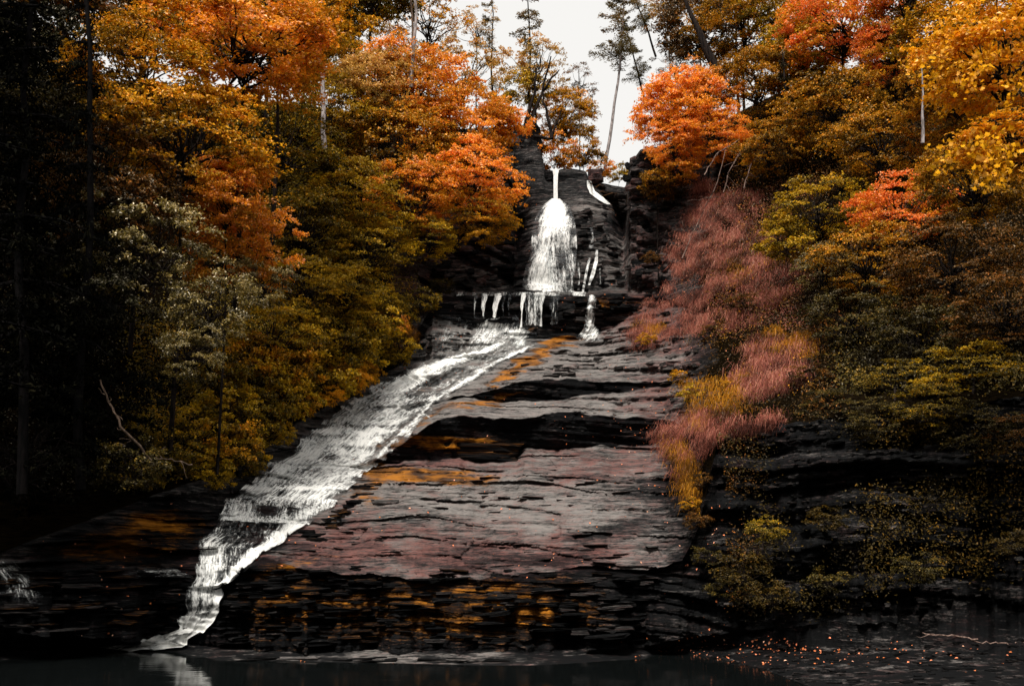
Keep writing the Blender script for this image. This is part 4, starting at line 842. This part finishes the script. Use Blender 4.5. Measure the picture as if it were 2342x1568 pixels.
for i, (x, y, D, r, v, c_, l) in enumerate([(1900, 930, 35.0, 75, 'f0', 'deep', 'dark spray drooping over the brow of the black cliff, leftmost of those drooping'), (2010, 960, 34, 75, 'f1', 'deep', 'dark spray drooping over the black cliff, second from the left'), (2120, 930, 33, 90, 'f0', 'olive', 'olive spray drooping over the black cliff, third from the left'), (2240, 980, 31.5, 95, 'f1', 'deep', 'dark spray drooping over the black cliff, fourth from the left'), (2350, 1000, 30.5, 100, 'f0', 'dull', 'dull spray drooping over the black cliff at the right edge'), (2050, 870, 35.5, 80, 'f1', 'olive', 'olive spray just above the brow of the black cliff'), (1850, 860, 37, 50, 's0', 'dull', 'reddish brown bush right of the pink tuft'), (1610, 1100, 36, 30, 's1', 'dull', 'rusty bush at the upper left corner of the black cliff'), (1600, 1190, 35, 34, 's2', 'dull', 'rusty bush half way down the left edge of the black cliff'), (1625, 1270, 34, 40, 's0', 'deep', 'dark bush low on the left edge of the black cliff'), (1580, 1150, 36, 24, 's1', 'ochre', 'ochre tuft on the right edge of the big slab'), (1660, 1350, 33, 45, 's1', 'deep', 'dark bush at the bottom left corner of the black cliff'), (1900, 1330, 32, 60, 's2', 'deep', 'dark bush low in the middle of the black cliff'), (2100, 1300, 30, 60, 's0', 'deep', 'dark bush low on the right part of the black cliff'), (1560, 860, 49, 30, 's2', 'ochre', 'ochre bush above the right end of the upper overhang'), (1640, 760, 49, 40, 's0', 'dull', 'rusty bush in the broad pink grass'), (1500, 415, 56, 45, 's1', 'oliveorange', 'olive and orange bush high on the right gorge wall'), (1555, 390, 55.5, 50, 's0', 'orange', 'orange bush under the overhanging maple'), (1490, 590, 56, 24, 's2', 'dull', 'small brown tuft low on the right gorge wall'), (1700, 690, 46.5, 40, 's2', 'dull', 'brown bush in the middle of the pink grass'), (1780, 520, 47, 45, 's1', 'gold', 'gold bush over the top of the pink grass')]):
    tree(x, y, min(D, hitD(x, y) - .1), r, v, c_, l, cat='shrub', group='bushes and sprays on the black cliff', zs=.8, name='shrub')
# rock foot shrubs
for i, (x, y, D, r, v, c_, l) in enumerate([(1890, 1185, 31.5, 46, 's1', 'brush', 'yellow sprig growing from the middle of the black cliff'), (1700, 1300, 32.5, 70, 's0', 'brush', 'olive bush at the left foot of the black cliff'), (1760, 1360, 31.5, 55, 's2', 'brush', 'low olive bush at the foot of the black cliff, right of the larger one'), (2320, 1240, 28, 48, 's1', 'brush', 'yellow sprig at the right edge half way down the black cliff'), (2150, 880, 33, 60, 's2', 'gold', 'sparse sprig on the brow of the black cliff'), (1590, 900, 45, 38, 's0', 'gold', 'yellow green tuft at the right end of the upper overhang'), (1690, 880, 42, 40, 's1', 'ochre', 'gold tuft between the two pink grass patches'), (1480, 775, 52, 24, 's2', 'ochre', 'tiny gold tuft at the right edge of the slab under the ledge'), (1520, 430, 56.5, 50, 's2', 'dull', 'dull red green bush on the right gorge wall'), (1750, 1210, 32, 50, 's0', 'olive', 'faint olive tuft on the black cliff near its left end')]):
    tree(x, y, min(D, hitD(x, y) - .1), r, v, c_, l, cat='shrub', group='small bushes growing on the right hand rocks', zs=.8)

# single large leaves on the nearest maple bough
_a = np.array([0, .16, .10, .42, .30, .50, .22, .0]); lobes = [(0, -.5), (.18, -.30), (.45, -.32), (.32, -.08), (.52, .12), (.24, .14), (.20, .30), (0, .52)]
out2 = lobes + [(-x_, y_) for x_, y_ in lobes[-2:0:-1]]
lv = [(x_, y_, -.10 * abs(x_) - .1 * y_ * y_) for x_, y_ in out2] + [(0, 0, .03)]
lme = [mesh_np('leaf', np.array(lv), np.array([[i, (i + 1) % len(out2), len(out2)] for i in range(len(out2))]), M['yellow'], False, {'rnd': np.full(len(lv), r_), 'crnd': np.full(len(lv), c_)}) for r_, c_ in ((.2, .5), (.45, .6), (.62, .8), (.8, .9), (.3, .3))]
maples = [o for o in scene.objects if o.name.startswith('maple_tree')]; rg = np.random.default_rng(77)
for m_i, (cx_, cy_, D_, rx_, ry_) in enumerate([(2270, 130, 24.0, 110, 120), (2290, 340, 23.2, 95, 60)]):
    root = maples[m_i]; base = np.array(root.location)
    for tw_ in range(24):
        tx, ty = cx_ + rg.normal() * rx_ * .6, cy_ + rg.normal() * ry_ * .55; dd = D_ - rg.uniform(0, 1.2)
        for q_ in range(12):
            p = at(tx - q_ * 4.5 + rg.normal() * 7, ty + q_ * 2.4 + rg.normal() * 7, dd + rg.normal() * .15) - base
            o = obj('leaf', lme[rg.integers(5)], root); o.location = p; sc = rg.uniform(.09, .16); o.scale = (sc, sc, sc); o.rotation_euler = (rg.uniform(.5, 1.7), rg.normal() * .5, rg.uniform(0, 6.28))
# ------------------------------------------------------------------ grass and ground cover
def grass(name, poly, n, length, col, label, droop=1.0, wdt=.006, seed=1, side=.5):
    rg = np.random.default_rng(seed); poly = np.array(poly, float); lo, hi = poly.min(0), poly.max(0); P = []
    px, py = poly[:, 0], poly[:, 1]; qx, qy = np.roll(px, -1), np.roll(py, -1); tries = 0
    while len(P) < n and tries < n * 12:
        tries += 1; x, y = rg.uniform(lo, hi); x += 0
        ins = np.sum(((py > y) != (qy > y)) & (x < (qx - px) * (y - py) / (qy - py + 1e-9) + px)) % 2
        if not ins or vnoise(x * .045, y * .07, 0, seed) < .05: continue
        h = hit(x, y)[0]
        if h is not None: P.append(h)
    P = np.array([tuple(p) for p in P]); n = len(P); K = 10                        # K blades per hit
    P = np.repeat(P, K, 0) + rg.normal(size=(n * K, 3)) * [.26, .10, .16]; n = len(P)
    az = rg.uniform(0, 6.28, n); L = length * rg.uniform(.25, 1.3, n)
    h_ = np.stack([np.cos(az) * .6 - side * .6, -np.abs(np.sin(az)) * .6 - .2, np.zeros(n)], -1)
    h_ = h_ + rg.normal(size=(n, 3)) * [.45, .2, .25]
    tip = P + h_ * L[:, None] * .8; tip[:, 2] += L * (.55 - droop * rg.uniform(.5, 1.2, n))
    mid = P + h_ * L[:, None] * .4; mid[:, 2] += L * .42
    w = np.stack([np.sin(az), np.cos(az) * .3, np.full(n, .3)], -1) * wdt
    V = np.stack([P - w, P + w, mid + w, mid - w, tip + w * .3, tip - w * .3], 1).reshape(-1, 3); b_ = np.arange(n) * 6
    Fq = np.concatenate([np.stack([b_, b_ + 1, b_ + 2, b_ + 3], -1), np.stack([b_ + 3, b_ + 2, b_ + 4, b_ + 5], -1)])
    rn = rg.random(n); me = mesh_np(name, V, Fq, M[col], False, {'rnd': np.repeat(rn, 6), 'crnd': np.repeat(np.clip(.5 + .6 * vnoise(P[:, 0], P[:, 1], P[:, 2] * 2, 3), 0, 1), 6)})
    return tag(obj(name, me), label, 'grass', kind='stuff')
grass('dry_grass', [(1600, 400), (1740, 440), (1730, 530), (1850, 560), (1830, 660), (1740, 740), (1640, 760), (1560, 770), (1460, 800), (1440, 760), (1490, 690), (1560, 640), (1530, 580), (1590, 480)], 6000, .36, 'pinkgrass', 'broad sweep of dusty pink dry grass down the right bank beside the slab', seed=2, side=.9)
grass('dry_grass', [(1740, 780), (1850, 790), (1840, 880), (1740, 915), (1690, 890), (1700, 830)], 1600, .42, 'pinkgrass', 'pink tuft of dry grass above the black cliff', seed=3, side=.9)
grass('dry_grass', [(1500, 990), (1600, 950), (1720, 950), (1790, 965), (1720, 985), (1640, 1010), (1600, 1070), (1560, 1100), (1530, 1040)], 1200, .34, 'pinkgrass', 'pinkish grass strip at the right end of the lower overhang', seed=4, side=.9)
grass('gold_grass', [(1560, 870), (1620, 880), (1720, 860), (1700, 960), (1640, 1000), (1590, 960)], 500, .36, 'goldgrass', 'orange gold grass right of the upper overhang', seed=5, side=.7)
grass('gold_grass', [(1520, 990), (1560, 1000), (1610, 1080), (1600, 1180), (1570, 1120)], 380, .34, 'goldgrass', 'orange grass hanging along the right edge of the big slab', seed=6, side=.5)
grass('gold_grass', [(1730, 750), (1860, 770), (1880, 830), (1760, 800)], 420, .36, 'goldgrass', 'gold grass over the pink tuft above the black cliff', seed=7)
grass('gold_grass', [(1680, 600), (1810, 550), (1830, 600), (1700, 650)], 320, .36, 'goldgrass', 'gold grass at the top of the broad pink sweep', seed=8)
grass('gold_grass', [(1460, 745), (1510, 740), (1520, 780), (1470, 790)], 160, .3, 'goldgrass', 'small gold grass tuft at the right edge under the ledge', seed=9)
grass('gold_grass', [(840, 700), (900, 720), (960, 780), (900, 800), (850, 760)], 400, .36, 'goldgrass', 'orange grass on the purple knob left of the ledge', seed=10)
grass('gold_grass', [(760, 850), (850, 820), (860, 880), (780, 900), (730, 900)], 500, .36, 'goldgrass', 'bright gold grass along the left edge of the slide', seed=11)

def scatter_leaves(name, regions, label, seed, col='litter', size=.09):
    rg = np.random.default_rng(seed); P, Nn = [], []
    for (x, y, rx, ry, n) in regions:
        for _ in range(n):
            a, b_ = x + rg.normal() * rx, y + rg.normal() * ry; h, nn = hit(a, b_)
            if h is not None and 0 < b_ < 1600: P.append(np.array(h) + np.array(nn) * .03 * (1 if nn.y < 0 else -1)); Nn.append(np.array(nn) + rg.normal(size=3) * .3)
    P = np.array(P); Nn = np.array(Nn); V = leaf_quads(P, Nn, size * rg.uniform(.5, 1.2, len(P)), .7, rg); n = len(P)
    me = mesh_np(name, V, np.arange(len(V)).reshape(-1, 4), M[col], False, {'rnd': np.repeat(rg.random(n), 4), 'crnd': np.repeat(rg.random(n), 4)})
    return tag(obj(name, me), label, 'leaves', kind='stuff')
scatter_leaves('fallen_leaves', [(1100, 1120, 300, 60, 60), (1100, 1250, 320, 50, 40), (1400, 960, 120, 60, 60), (1500, 1000, 70, 120, 120), (940, 860, 90, 30, 80), (1000, 770, 30, 20, 60), (1700, 1490, 120, 20, 150), (1950, 1500, 200, 20, 90), (300, 1330, 100, 60, 40), (1620, 1300, 30, 120, 50), (1350, 730, 60, 20, 30), (1550, 720, 80, 60, 160), (1100, 545, 60, 50, 60), (1500, 520, 40, 90, 60), (600, 1520, 200, 6, 30)], 'scattered pink and orange fallen leaves on the rocks', 5)
# small ferns and seedlings hiding the soil on both slopes
def cover(name, regions, label, seed, col, size=.13, thr=-9, K=14):
    rg = np.random.default_rng(seed); P = []
    for (x0, y0, x1, y1, n) in regions:
        for _ in range(n):
            a, b_ = rg.uniform(x0, x1), rg.uniform(y0, y1); h, nn = hit(a, b_)
            if h is not None and vnoise(a * .012, b_ * .018, 0, seed) > thr: P.append(h)
    P = np.array([tuple(p) for p in P]); P = np.repeat(P, K, 0); n = len(P); off = rg.normal(size=(n, 3)) * [.35, .25, .22] * (1 if size > .08 else .6); off[:, 1] -= .25; off[:, 2] += .1; P = P + off
    # keep off the bare rock of the channel
    x, y = to_px(P); lb = np.interp(y, [700, 770, 840, 890, 970, 1060, 1130, 1600], [960, 930, 880, 790, 660, 530, 330, -900]); rbk = np.interp(y, [300, 660, 770, 870, 1000, 1100], [1500, 1560, 1560, 1600, 1640, 1660])
    keep = (x < lb) | (x > rbk); P = P[keep]; n = len(P)
    V = leaf_quads(P, np.array([0, -.5, .8]) + rg.normal(size=(n, 3)) * .5, size * rg.uniform(.5, 1.3, n), .5, rg)
    me = mesh_np(name, V, np.arange(len(V)).reshape(-1, 4), M[col], False, {'rnd': np.repeat(rg.random(n), 4), 'crnd': np.repeat(np.clip(.5 + .7 * vnoise(P[:, 0] * .8, P[:, 1] * .8, P[:, 2] * .8, seed), 0, 1), 4)})
    return tag(obj(name, me), label, 'undergrowth', kind='stuff')
cover('undergrowth', [(500, 250, 960, 960, 4200), (300, 700, 700, 1100, 1600)], 'olive undergrowth of seedlings covering the left slope', 21, 'olive')
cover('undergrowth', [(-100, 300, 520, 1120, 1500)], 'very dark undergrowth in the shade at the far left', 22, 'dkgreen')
cover('undergrowth', [(1640, 150, 2342, 760, 3600)], 'brown olive undergrowth covering the right slope', 23, 'dull')
cover('undergrowth', [(1900, 700, 2342, 900, 700)], 'dark undergrowth above the black cliff on the right', 24, 'deep')

cover('undergrowth', [(1620, 960, 2342, 1400, 2600)], 'dim olive brush creeping over the ledges of the black cliff', 31, 'brush', size=.10, thr=.10, K=12)
cover('undergrowth', [(1560, 1000, 1720, 1400, 700)], 'rusty brush down the left edge of the black cliff', 32, 'dull', size=.09, thr=-.2, K=12)
cover('undergrowth', [(1560, 420, 1860, 780, 1500)], 'fine reddish seedlings among the pink dry grass', 33, 'pinkgrass', size=.07, thr=-.3, K=12)
cover('undergrowth', [(1560, 420, 1860, 900, 350)], 'orange and gold seedlings dotted through the pink dry grass', 34, 'oliveorange', size=.09, thr=.1, K=10)
cover('undergrowth', [(1500, 560, 1660, 800, 300), (1620, 760, 1900, 960, 500)], 'brown brush between the pink grass and the black cliff', 35, 'dull', size=.09, K=12)
